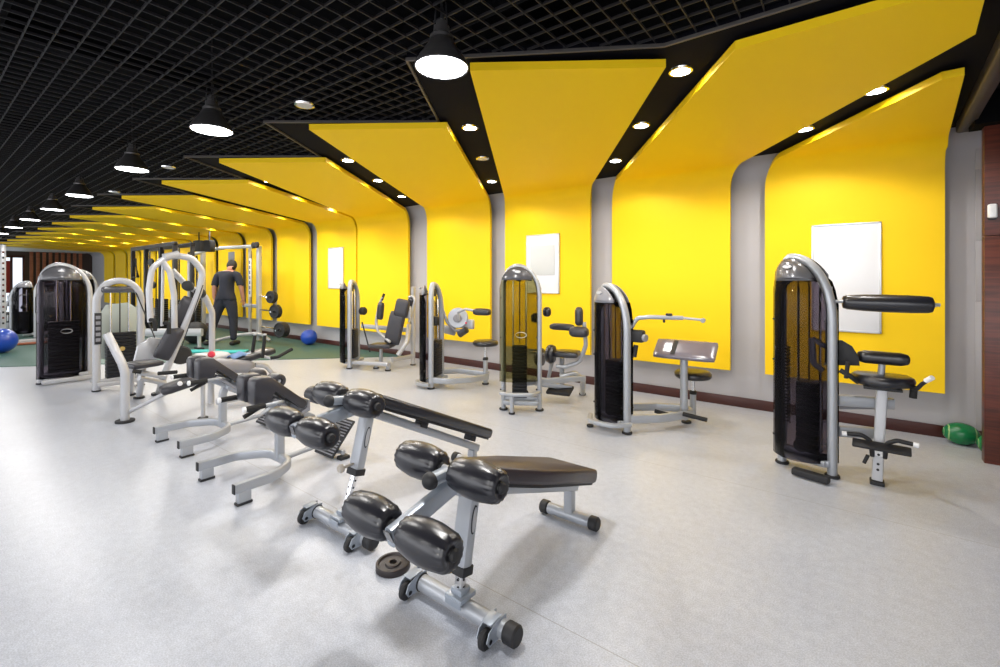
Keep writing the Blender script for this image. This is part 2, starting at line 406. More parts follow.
# ---- black soffit with the zigzag edge
NP = 15
zz = [(0.62, 2.72), (-0.87, 2.72)]
for k in range(2, NP+1):
    lx = -2.20-PER*(k-2); zz.append((lx, 1.92)); zz.append((lx-0.64, 2.84))
xend = zz[-1][0]
zz[0] = (0.80, 2.72); poly = zz+[(xend, WY-0.25), (0.80, WY-0.25)]
b = MB(); b.prism(poly, (0, 0, ZS+0.02), (1, 0, 0), (0, 1, 0), 0.04)
struct(b.build('trim_5', M_BLACK, angle=10))['label'] = 'black soffit behind the yellow panels'
b = MB(); b.tube([], 0.01) if False else None
edge = [(p[0], p[1]+0.0, ZS-0.004) for p in zz]
b.sweep(rrect(0.022, 0.016, 0.002), edge, nrm=(0, 0, 1))
struct(b.build('trim_6', mat('bronze_edge_trim', (0.10, 0.09, 0.085), 0.4, metal=0.5), angle=20))['label'] = 'thin metal edge trim where the grid meets the soffit'
# far end beyond the last panel: plain ceiling
b = MB(); b.box2((XE, 2.0, ZS-0.02), (xend+0.05, WY-0.3, ZS+0.06), 0); b.box2((XE, -4, ZS-0.02), (-22.0, 2.0, ZS+0.06), 0)
struct(b.build('trim_7', M_WHITE))['label'] = 'pale plasterboard ceiling at the far end'
# right side beyond the beam
b = MB(); b.box2((0.78, -4, 3.02), (4.1, 5.42, 3.10), 0)
b.box2((0.80, 5.30, 2.765), (4.1, 5.55, 3.02), 0)
for yy in (4.9, 4.2, 3.4, 2.4): b.box2((0.78, yy, 2.93), (4.1, yy+0.07, 3.02), 0)
struct(b.build('trim_8', M_DECK))['label'] = 'black ceiling with battens right of the beam'
b = MB(); b.beam([(0.60, 1.2, 2.90), (0.79, WY-0.35, 2.90)], 0.20, 0.10, nrm=(0, 0, 1), r=0.02)
struct(b.build('trim_9', mat('dark_brown_beam', (0.035, 0.028, 0.03), 0.45, mottled=(5, 0.3))))['label'] = 'dark beam closing the right end of the panels'

# ---- yellow curved panels
FT = 0.14   # front face distance from the wall
PT = 0.050
def s_of_px(px, t):      # position along the wall of something seen in column px
    a = (px-500)/458.6; Y = WY-t; c, s = math.cos(TH), math.sin(TH)
    return Y*(a*c-s)/(c+a*s)
wall_edges = {0: (945, 765), 1: (730, 612), 2: (590, 505), 3: (490, 427), 4: (408, 357.5), 5: (356, 317), 6: (309, 277), 7: (271, 246)}
def edges_of(k):
    if k in wall_edges: return tuple(s_of_px(p, FT) for p in wall_edges[k])
    x7 = s_of_px(246, FT)
    return (x7-0.30-PER*(k-8), x7-0.30-1.54-PER*(k-8))
def clipx(Y): return 0.50+(Y-3.15)*0.077
RP = 0.26
ord_lab = {0: 'rightmost, ending against the dark beam', 1: 'second from the right, with the widest ceiling part', 2: 'third from the right, with a whiteboard behind the bronze-shrouded tower',
           3: 'fourth from the right, behind the low round stool machine', 4: 'fifth from the right, very brightly lit', 5: 'sixth from the right, holding a narrow whiteboard',
           6: 'seventh from the right, above the barbell plates', 7: 'eighth from the right, behind the cable machine'}
def panel(k):
    xr, xl = edges_of(k)
    Lx, Ly = -1.877-PER*(k-2), WY-3.89
    Rx, Ry = -0.897-PER*(k-2), WY-3.198
    Yw = WY-FT
    def XL(Y): return xl+(Lx-xl)*(Yw-Y)/(Yw-Ly)
    def XR(Y): return xr+(Rx-xr)*(Yw-Y)/(Yw-Ry)
    if k == 0: f_r = lambda Y: clipx(Y); yl_end = 4.10; yr_end = 4.10
    elif k == 1: yl_end = 2.86; yr_end = 2.86; f_r = lambda Y: min(XR(Y), clipx(Y)) if False else (XR(Y) if XR(Y) < clipx(Y) else clipx(Y))
    else: yl_end = Ly; yr_end = Ry; f_r = XR
    if k == 0:
        fr0 = f_r
        f_r = lambda Y: min(xr if Y > Yw-0.05 else 9, fr0(Y)+0.0)
    rows = []
    prof = [(Yw, 0.443), (Yw, 1.0), (Yw, 1.6), (Yw, 2.2), (Yw, ZP-RP)]
    for q in range(1, 11):
        a = PI/2*q/10; prof.append((Yw-RP+RP*math.cos(a), ZP-RP+RP*math.sin(a)))
    NS = 14
    def out(Y, z, ny, nz, fl, fr_):   # row front and back
        return fl, fr_
    fv = []   # list of (left pt, right pt, left back, right back)
    for i, (Y, z) in enumerate(prof):
        if i <= 4: ny, nz = 1.0, 0.0
        else:
            a = PI/2*(i-4)/10; ny, nz = math.cos(a), math.sin(a)
        l, r = (xl if i <= 4 else XL(Y)), (xr if i <= 4 else f_r(Y))
        fv.append(((l, Y, z), (r, Y, z), (l, Y+PT*ny, z+PT*nz), (r, Y+PT*ny, z+PT*nz)))
    y0 = Yw-RP
    for q in range(1, NS+1):
        f = q/NS; YL = y0+(yl_end-y0)*f; YR = y0+(yr_end-y0)*f
        l, r = XL(YL), f_r(YR)
        fv.append(((l, YL, ZP), (r, YR, ZP), (l, YL, ZP+PT), (r, YR, ZP+PT)))
    vs = [p for r in fv for p in r]; fs = []
    N = len(fv)
    for i in range(N-1):
        a, c = 4*i, 4*i+4
        fs += [(a, a+1, c+1, c), (a+2, c+2, c+3, a+3), (a, c, c+2, a+2), (a+1, a+3, c+3, c+1)]
    fs += [(0, 2, 3, 1), (4*N-4, 4*N-3, 4*N-1, 4*N-2)]
    b = MB(); b._add(vs, fs)
    o = b.build('curved_panel', M_YEL, angle=25)
    if k in ord_lab: tag(o, 'bright yellow curved wall panel, '+ord_lab[k], 'wall panel', 'yellow curved wall panels')
    else: tag(o, 'distant yellow panel curving from wall to ceiling beyond the cable machine', 'wall panel', 'yellow curved wall panels')
    return o
for k in range(NP+1): panel(k)

# ---- downlights in the slots between panels
def downlight(loc, label, lit=True, group='downlights in the black slots'):
    t = thing('recessed_downlight', label, 'downlight', loc, 0, group)
    b = MB(); b.lathe((0, 0, 0), (0, 0, 1), [(0.060, -0.012), (0.075, -0.010), (0.078, 0.0), (0.060, 0.0)], 20, closed=True); b.build('trim_ring', M_CHROME, t)
    b = MB(); b.cyl((0, 0, -0.008), (0, 0, 1), 0.060, 0.006, 20); b.build('lamp_lens', M_LAMP if lit else M_LAMPD, t)
    return t
def lamp_light(loc, W, r, name='lamp_light', spot=None, parent=None, tilt=None, blend=0.6):
    ld = bpy.data.lights.new(name, 'SPOT' if spot else 'POINT'); ld.energy = W; ld.shadow_soft_size = r; ld.color = (1.0, 0.97, 0.93)
    if spot: ld.spot_size = spot; ld.spot_blend = blend
    o = bpy.data.objects.new(name, ld); COL.objects.link(o); o.location = loc
    if parent: o.parent = parent
    return o
def gapx(k, Y):     # centre of the slot between panel k and k+1
    if k+1 in wall_edges or k in wall_edges:
        a = edges_of(k)[1]; c = edges_of(k+1)[0]
    else: a = edges_of(k)[1]; c = edges_of(k+1)[0]
    m = (a+c)/2; Yw = WY-FT
    lx = (-1.877-PER*(k-2)-0.897-PER*(k-1))/2
    return m+(lx-m)*(Yw-Y)/(Yw-(WY-3.55))
POS = ['nearest the ceiling grid', 'halfway along the slot', 'closest to the wall']
proto = None
for k in range(0, 13):
    for j, Y in enumerate((3.12, 4.00, 5.00)):
        if k == 0 and j == 0: continue
        if k == 0 and j == 1: Y = 4.30
        x = gapx(k, Y)
        lit = not (k == 2 and j == 1)
        if k < 7: lb = '%s downlight %s between %s and %s yellow panels from right' % ('lit' if lit else 'unlit', POS[j], ORD[k], ORD[k+1])
        else: lb = 'small distant downlight between far yellow panels'
        if proto is None or not lit: t = downlight((x, Y, ZS), lb, lit)
        else:
            t = copy_tree(proto); t.location = (x, Y, ZS); t['label'] = lb
        if lit and proto is None: proto = t
        if lit: lamp_light((x, Y, ZS-0.035), DOWN_W, 0.045, spot=math.radians(165), blend=0.35)
# discs in the grid ceiling
for (x, y), lb in (((-3.43, 1.94), 'unlit round ceiling disc in the grid, right of the large pendant row'), ((-6.65, 2.0), 'unlit round ceiling disc in the grid near the third pendant lamp'), ((-9.2, 2.05), 'unlit round ceiling disc in the grid far down the room')):
    t = downlight((x, y, 2.888), lb, False, 'white discs in the ceiling grid')

# ---- pendants
def pendant(loc, label):
    t = thing('pendant_lamp', label, 'pendant lamp', loc, 0, 'dome pendant lamps')
    b = MB(); b.lathe((0, 0, 0), (0, 0, 1), [(0.140, 0.0), (0.143, 0.004), (0.140, 0.018), (0.120, 0.055), (0.085, 0.105), (0.062, 0.150), (0.058, 0.152), (0.080, 0.10), (0.115, 0.05), (0.134, 0.004)], 32, closed=True)
    b.build('lamp_shade', M_SHADE, t, angle=50)
    b = MB(); b.cyl((0, 0, 0.006), (0, 0, 1), 0.133, 0.006, 32); b.build('diffuser', M_LAMP, t)
    b = MB(); b.lathe((0, 0, 0.148), (0, 0, 1), [(0.060, 0), (0.062, 0.02), (0.045, 0.035), (0.042, 0.07), (0.030, 0.075), (0.028, 0.10), (0.012, 0.11)], 20); b.build('socket', M_SHADE, t)
    b = MB()
    for a in (0, 2.1, 4.2): b.tube([(0.04*math.cos(a), 0.04*math.sin(a), 0.20), (0.03*math.cos(a), 0.03*math.sin(a), 0.34)], 0.004, 6)
    b.tube([(0, 0, 0.25), (0, 0, 0.80)], 0.006, 8); b.build('cord', M_RUBBER, t)
    return t
PZ = 2.62
pp = [((-1.72, 1.74), 'large dome pendant lamp in front of the yellow panels, nearest the camera'),
      ((-3.81, 1.42), 'dome pendant lamp over the round-roller benches, second nearest'),
      ((-5.80, 1.43), 'dome pendant lamp hanging third in the row, in front of the fourth yellow tip'),
      ((-8.17, 1.45), 'dome pendant lamp fourth in the row, glaring over the left machines'),
      ((-10.1, 1.47), 'dome pendant lamp fifth in the row towards the far left'),
      ((-12.15, 1.47), 'dome pendant lamp sixth in the row at the far left'),
      ((-14.2, 1.47), 'distant dome pendant lamp at the far left end of the row'), ((-16.3, 1.47), 'distant dome pendant lamp at the far left end of the row'), ((-18.4, 1.47), 'distant dome pendant lamp at the far left end of the row')]
proto = None
for (x, y), lb in pp:
    if proto is None: t = proto = pendant((x, y, PZ), lb)
    else: t = copy_tree(proto); t.location = (x, y, PZ); t['label'] = lb
    lamp_light((x, y, PZ-0.03), PEND_W*(1.0 if x > -2 else 0.7 if x > -5 else 0.42), 0.12, spot=math.radians(172), blend=0.2)
# added row of unseen pendants behind the camera, fill light for the room
for x in (1.6, -0.6, -3.0, -6, -9, -12):
    t = copy_tree(proto); t.location = (x, -2.0, PZ); t['label'] = 'added dome pendant lamp out of view, fill light over the open floor'; t['group'] = 'added fill pendant lamps out of view'
    lamp_light((x, -2.0, PZ-0.03), PEND_W*(1.15 if x > -2.5 else 0.45), 0.12, spot=math.radians(172), blend=0.2)

# ---- whiteboards on the panels
def board(px0, px1, py0, py1, yoff, label, k, pale=True):
    yb = WY-FT-0.012
    x0, x1 = s_of_px(px0, FT+0.012), s_of_px(px1, FT+0.012)
    def zz_(px, py):
        a = (px-500)/458.6; c, s = math.cos(TH), math.sin(TH); X = s_of_px(px, FT+0.012); d = -X*s+yb*c; return 1.5-(py-280.1)*d/458.6
    zt = (zz_(px0, py0)+zz_(px1, py0))/2 if False else zz_(px0, py0); zb = zz_(px0, py1)
    t = thing('whiteboard', label, 'whiteboard', ((x0+x1)/2, yb, zb), 0, 'blank white boards on the yellow panels')
    W_, H_ = x1-x0, zt-zb
    b = MB(); b.box((0, 0.0, H_/2), (W_-0.02, 0.012, H_-0.02), 0.001); b.build('panel', M_BOARD, t)
    b = MB(); f = 0.018
    b.box((0, -0.003, f/2), (W_, 0.020, f), 0.003); b.box((0, -0.003, H_-f/2), (W_, 0.020, f), 0.003)
    for sx in (-1, 1): b.box((sx*(W_/2-f/2), -0.003, H_/2), (f, 0.020, H_), 0.003)
    b.build('frame', M_BFRAME, t)
    return t, W_, H_
board(811.5, 881.5, 225.5, 330, 0, 'large blank whiteboard on the rightmost yellow panel, behind the seated machine', 0)
t, W_, H_ = board(526.5, 559.5, 235.5, 293, 0, 'framed white notice board behind the bronze-shrouded weight tower', 2)
b = MB(); b.box((0, -0.012, H_*0.56), (W_*0.74, 0.004, H_*0.5), 0.001); b.build('notice_sheet', mat('grey_sheet', (0.60, 0.62, 0.62), 0.4), t)
board(328.5, 343.5, 248, 288.5, 0, 'narrow blank whiteboard on the sixth yellow panel above the fly machine', 5)

# ---- sensor on the wood
b = MB(); b.box((0, -0.022, 0), (0.055, 0.045, 0.115), 0.014, seg=3)
t = tag(b.build('motion_sensor', M_WHITE, None), 'small white sensor mounted on the mahogany column', 'sensor'); t.location = (0.912, 5.40, 2.06)
b = MB(); b.box((0.0, -0.008, -0.055), (0.05, 0.016, 0.03), 0.004); o = b.build('bracket', M_RUBBER, t)

# ---- far end wall, door and slats
b = MB(); b.box2((XE-0.15, -4.2, 0), (XE, WY, 3.4), 0); struct(b.build('wall_end', mat('dark_brown_wall', (0.05, 0.028, 0.02), 0.5)))
b = MB()
for k in range(9): b.box2((XE, 3.75+0.22*k, 0.0), (XE+0.06, 3.87+0.22*k, 2.9), 0.004)
struct(b.build('trim_10', M_WOODL))['label'] = 'vertical wooden slats on the far wall'
b = MB(); b.box2((XE+0.001, 0.4, 0), (XE+0.05, 3.55, 2.6), 0); struct(b.build('window_1', mat('bright_far_window', (0.7, 0.75, 0.8), 0.5, emit=(0.8, 0.88, 1.0, 0.9))))
b = MB()
for yy in (0.4, 1.5, 2.55, 3.1, 3.5): b.box2((XE+0.05, yy, 0), (XE+0.09, yy+0.09, 2.65), 0.004)
b.box2((XE+0.05, 0.4, 2.55), (XE+0.09, 3.6, 2.68), 0.004); struct(b.build('door_1', M_BASE))
b = MB(); b.box2((XE+0.06, 2.9, 0.9), (XE+0.08, 3.1, 2.4), 0.004); tag(b.build('red_banner', mat('red_cloth', (0.35, 0.03, 0.02), 0.7)), 'red hanging banner beside the far bright window', 'banner')

# ---- balls
def ball(loc, r, m, label, name='exercise_ball', stripes=0):
    t = bpy.data.objects.new
    b = MB(); pr = [(r*math.sin(PI*k/20), -r*math.cos(PI*k/20)) for k in range(21)]
    b.lathe((0, 0, 0), (0.15, 0.2, 1), pr, 32); o = b.build(name, m, None, angle=60); o.location = (*loc, r+0.012)
    return tag(o, label, 'ball')
ball(tuple(pt(309, 336, Y=5.70))[:2], 0.18, M_BLUE, 'small blue exercise ball on the green floor against the wall')
ball(tuple(pt(1, 353, z=0.012))[:2], 0.25, M_BLUE, 'large shiny blue exercise ball at the far left edge')
def green_ball_mat():
    m = bpy.data.materials.new('green_patterned_ball'); m.use_nodes = True; nt = m.node_tree; b = nt.nodes['Principled BSDF']
    tc = nt.nodes.new('ShaderNodeTexCoord'); wv = nt.nodes.new('ShaderNodeTexWave'); wv.wave_type = 'RINGS'; wv.inputs['Scale'].default_value = 9; wv.inputs['Distortion'].default_value = 1.5
    nt.links.new(tc.outputs['Object'], wv.inputs['Vector']); r = nt.nodes.new('ShaderNodeValToRGB')
    r.color_ramp.elements[0].color = (0.25, 0.45, 0.18, 1); r.color_ramp.elements[0].position = 0.05
    r.color_ramp.elements[1].color = (0.005, 0.16, 0.05, 1); r.color_ramp.elements[1].position = 0.16
    nt.links.new(wv.outputs['Fac'], r.inputs[0]); nt.links.new(r.outputs[0], b.inputs['Base Color']); b.inputs['Roughness'].default_value = 0.25
    return m
M_GBALL = green_ball_mat()
def squash(o, sz): o.scale = sz; return o
o = ball((0.665, 5.83), 0.098, M_GBALL, 'green patterned ball by the baseboard, the one in full view', 'medicine_ball'); o.location.z = 0.098; o.scale = (1.3, 1.0, 1.0); o.location = (0.80, 5.88, 0.098)
o = ball((0.84, 5.70), 0.088, M_GBALL, 'green ball half hidden behind the mahogany column', 'medicine_ball'); o.location = (0.955, 5.68, 0.088)
# ================================================================== FOREGROUND BENCHES
def pleat(amp=0.05, n=16, lo=None):
    def f(r, h, a):
        return r*(1+(amp*math.cos(n*a) if lo(h) else 0))
    return f
def roller(parent, c, axis=(1, 0, 0), L=0.255, r=0.079, name='foam_roller', m=None):
    """barrel shaped upholstered roller with gathered ends and a hub"""
    c = V(c); h = L/2
    pr = [(r*0.30, -h+0.010), (r*0.50, -h+0.002), (r*0.62, -h), (r*0.74, -h+0.007), (r*0.83, -h+0.022), (r*0.90, -h+0.045), (r*0.965, -h+0.078), (r, -h*0.2), (r, h*0.2), (r*0.965, h-0.078), (r*0.90, h-0.045), (r*0.83, h-0.022), (r*0.74, h-0.007), (r*0.62, h), (r*0.50, h-0.002), (r*0.30, h-0.010)]
    b = MB(); b.lathe(c, axis, pr, 48, mod=lambda rr, hh, a: rr*(1+(0.05*math.cos(15*a) if (abs(hh) > h-0.030 and rr < r*0.86 and rr > r*0.45) else 0)))
    o = b.build(name, m or M_VINYL, parent, angle=70)
    ax = V(axis).normalized()
    for sg in (-1, 1):
        b = MB(); b.lathe(c+ax*sg*(h-0.004), ax*sg, [(r*0.30, 0), (r*0.30, 0.006), (r*0.22, 0.014), (r*0.1, 0.015)], 16)
        b.build('hub_cap', M_RUBBER, o)
    return o

def incline_bench(loc, label, P):
    t = thing('sit_up_bench', label, 'exercise bench', loc, 0, 'incline sit-up benches')
    # front floor bar with end caps, wheels
    b = MB(); b.tube([(-0.24, 0, 0.052), (0.255, 0, 0.052)], 0.037, 20); b.build('front_floor_bar', M_SILVER, t, angle=40)
    b = MB(); b.cyl((0.285, 0, 0.052), (1, 0, 0), 0.043, 0.062, 20, 0.008); b.build('end_cap', M_RUBBER, t)
    b = MB(); b.cyl((-0.262, 0, 0.052), (1, 0, 0), 0.041, 0.05, 20, 0.008); b.build('end_cap', M_RUBBER, t)
    for wx in (-0.275, 0.205):
        b = MB()
        for sx in (-0.026, 0.026):
            pl = [(0.03, -0.03), (0.03, 0.045), (-0.03, 0.05), (-0.085, 0.028), (-0.10, -0.005), (-0.085, -0.028), (-0.04, -0.03)]
            b.prism(pl, (wx+sx, 0, 0.052), (0, 1, 0), (0, 0, 1), 0.004)
        b.box((wx, -0.035, 0.103), (0.05, 0.075, 0.004), 0.001, rot=RX(0.08)); br = b.build('wheel_bracket', M_SILVB, t)
        b = MB(); b.cyl((wx, -0.075, 0.040), (1, 0, 0), 0.040, 0.030, 24, 0.007); b.cyl((wx, -0.075, 0.040), (1, 0, 0), 0.012, 0.056, 12); b.build('wheel', M_RUBBER, t)
    # post socket, chrome inner post, clamp collar, outer post
    pc, ptp = P['clamp'], P['ptop']
    b = MB(); b.box((0, P['py']*0.5, 0.10), (0.10, 0.10, 0.022), 0.004); b.box((0, P['py'], 0.12), (0.062, 0.06, 0.03), 0.004); b.box((0, -0.05, 0.085), (0.09, 0.004, 0.03), 0.001); b.build('post_socket', M_SILVB, t)
    d = (V(0, *ptp)-V(0, *pc)).normalized()
    base = V(0, P['py'], 0.11)
    b = MB(); b.beam([base, V(0, *pc)+d*0.02], 0.040, 0.034, nrm=(1, 0, 0), r=0.004); ip = b.build('inner_post', M_CHROME, t)
    b = MB(); L = (V(0, *pc)-base).length; nh = max(2, int(L/0.035)); dd = (V(0, *pc)-base).normalized(); nn = V(0, -dd.z, dd.y)
    for k in range(nh):
        q = base+dd*(L*(k+0.7)/nh)
        b.cyl(q+nn*0.0175, nn, 0.006, 0.003, 10, 0)
        b.cyl(q-nn*0.0175, nn, 0.006, 0.003, 10, 0)
        b.cyl(q+V(0.0203, 0, 0), (1, 0, 0), 0.006, 0.003, 10, 0)
    b.build('adjustment_holes', M_RUBBER, ip)
    b = MB(); b.beam([V(0, *pc)-d*0.018, V(0, *pc)+d*0.018], 0.098, 0.075, nrm=(1, 0, 0), r=0.012); b.build('clamp_collar', M_RUBBER, t)
    b = MB(); b.beam([V(0, *pc)+d*0.016, V(0, *ptp)], 0.088, 0.060, nrm=(1, 0, 0), r=0.014); op = b.build('outer_post', M_SILVER, t)
    m0 = V(0, *pc).lerp(V(0, *ptp), 0.55); n2 = V(0, -d.z, d.y)
    if True:   # oval badge on the side of the post
        b = MB(); pl = [(0.017*math.cos(2*PI*k/24), 0.062*math.sin(2*PI*k/24)) for k in range(24)]
        b.prism(pl, m0+V(0.0455, 0, 0), n2, d, 0.003); bd = b.build('oval_badge', M_RUBBER, op)
        b = MB(); b.prism([(q[0]*0.78, q[1]*0.88) for q in pl], m0+V(0.0475, 0, 0), n2, d, 0.002); b.build('badge_face', M_LSILV, op)
    if P.get('knob'):
        q = V(0, *pc)+d*0.05
        b = MB(); b.tube([q+V(0, -0.03, 0), q+V(0, -0.10, 0)], 0.008, 10); b.lathe(q+V(0, -0.10, 0), (0, -1, 0), [(0.012, 0), (0.024, 0.006), (0.026, 0.02), (0.018, 0.032)], 14); b.build('pull_pin_knob', mat('tan_knob', (0.42, 0.38, 0.33), 0.4), t)
    # rail under the pad
    r0, r1 = V(0, *P['rail0']), V(0, *P['rail1']); rd = (r1-r0).normalized()
    b = MB(); b.beam([r0, r1], 0.062, 0.055, nrm=(1, 0, 0), r=0.012); b.build('rail', M_SILVER, t)
    # rear post and floor bar
    ry = P['rear']
    b = MB(); b.beam([V(0, ry, 0.06), V(0, ry, r1.z-0.0)], 0.06, 0.055, nrm=(1, 0, 0), r=0.01); b.build('rear_post', M_SILVER, t)
    b = MB(); b.tube([(-0.17, ry, 0.045), (0.15, ry, 0.045)], 0.034, 20); b.build('rear_floor_bar', M_SILVER, t, angle=40)
    for sx in (-0.175, 0.165):
        b = MB(); b.cyl((sx, ry, 0.045), (1, 0, 0), 0.041, 0.058, 20, 0.008); b.build('end_cap', M_RUBBER, t)
    # pad
    a0, a1 = V(0, *P['pad0']), V(0, *P['pad1']); L = (a1-a0).length; ang = math.atan2(a1.z-a0.z, a1.y-a0.y)
    th = P['pth']; out = []
    w0, w1 = P['pw']
    pl = [(-w0, 0), (-w0*0.8, -0.015), (w0*0.8, -0.015), (w0, 0), (w1, L*0.38), (w1, L-0.02), (w1*0.94, L), (-w1*0.94, L), (-w1, L-0.02), (-w1, L*0.38)]
    nrm = V(0, -math.sin(ang), math.cos(ang)); fw = V(0, math.cos(ang), math.sin(ang))
    b = MB(); b.prism(pl, a0-nrm*(th/2), (1, 0, 0), fw, th, bev=0.022); b.build('pad', P['pm'], t, angle=50)
    b = MB(); b.prism([(x*0.9, y*0.985+0.005) for x, y in pl], a0-nrm*(th+0.006), (1, 0, 0), fw, 0.016); b.build('pad_board', M_RUBBER, t)
    if P.get('brackets'):
        for f in (0.05, 0.45, 0.93):
            b = MB(); q = a0+fw*(L*f)-nrm*(th+0.03); b.box(q, (0.07, 0.07, 0.05), 0.004, rot=RX(ang)); b.build('pad_bracket', M_RUBBER, t)
    # leg arm: tube from the rail towards the lower rollers, the cross tubes and the front cap
    up, lo, cap = V(0, *P['up']), V(0, *P['lo']), V(0, *P['cap'])
    ad = (lo-up).normalized()
    b = MB(); b.beam([r0+rd*0.06, up+V(0, 0.02, -0.01), cap], 0.055, 0.05, nrm=(1, 0, 0), fil=0.05, r=0.016); b.build('upper_arm_tube', M_SILVB, t)
    b = MB(); b.lathe(cap+(cap-up).normalized()*(-0.01), (cap-up), [(0.034, 0), (0.036, 0.008), (0.034, 0.024), (0.022, 0.038), (0.006, 0.044)], 20); b.build('arm_cap', M_RUBBER, t)
    b = MB(); b.beam([up+V(0, 0.07, -0.07), lo+ad*0.045], 0.045, 0.078, nrm=(1, 0, 0), r=0.014); la = b.build('leg_arm', M_SILVB, t)
    b = MB(); b.prism([(-0.02, -0.033), (0.02, -0.033), (0.02, 0.033), (-0.02, 0.033)], lo+ad*0.047, (1, 0, 0), V(0, -ad.z, ad.y), 0.004); b.build('arm_end_opening', M_DSHELL, la)
    for q, nm in ((up, 'upper'), (lo, 'lower')):
        b = MB(); b.tube([q+V(-0.30, 0, 0), q+V(0.30, 0, 0)], 0.017, 14); b.build('roller_axle', M_LSILV, t)
        for sx in (-1, 1): roller(t, q+V(sx*0.165, 0, 0))
    return t
incline_bench((-1.385, 1.52, 0), 'large sit-up bench nearest the camera with brown-black pad and four fat rollers', dict(
    py=0.0, clamp=(0.0, 0.215), ptop=(0.075, 0.60), rail0=(-0.02, 0.575), rail1=(1.06, 0.205), rear=1.0, pad0=(0.08, 0.665), pad1=(1.06, 0.345), pth=0.075, pw=(0.09, 0.17), pm=M_VINYLB,
    up=(-0.08, 0.68), lo=(-0.355, 0.545), cap=(-0.185, 0.668)))
incline_bench((-2.40, 1.585, 0), 'second sit-up bench with black pad and tall raised post, behind the nearest bench', dict(
    py=0.02, clamp=(0.105, 0.335), ptop=(0.195, 0.70), rail0=(0.06, 0.745), rail1=(1.24, 0.150), rear=1.19, pad0=(0.20, 0.805), pad1=(1.28, 0.310), pth=0.07, pw=(0.085, 0.15), pm=M_VINYL,
    up=(0.04, 0.79), lo=(-0.25, 0.695), cap=(-0.075, 0.800), knob=True, brackets=True))

# barbell plate on the floor
def weight_plate(parent, c, axis, r, w_, hole=0.025, name='weight_plate', m=None):
    b = MB(); h = w_/2
    b.lathe(c, axis, [(hole, -h*0.9), (hole*1.9, -h*0.9), (hole*2.1, -h*0.45), (r*0.80, -h*0.45), (r*0.86, -h), (r*0.97, -h), (r, -h*0.8), (r, h*0.8), (r*0.97, h), (r*0.86, h), (r*0.80, h*0.45), (hole*2.1, h*0.45), (hole*1.9, h*0.9), (hole, h*0.9)], 40, closed=True)
    return b.build(name, m or M_RUBBER, parent, angle=40)
o = weight_plate(None, (0, 0, 0), (0, 0, 1), 0.088, 0.034, 0.02, 'weight_plate', mat('dark_iron', (0.03, 0.024, 0.024), 0.4, metal=0.3)); o.location = (-1.895, 1.56, 0.017)
tag(o, 'small black weight plate lying on the floor between the two front benches', 'weight plate')

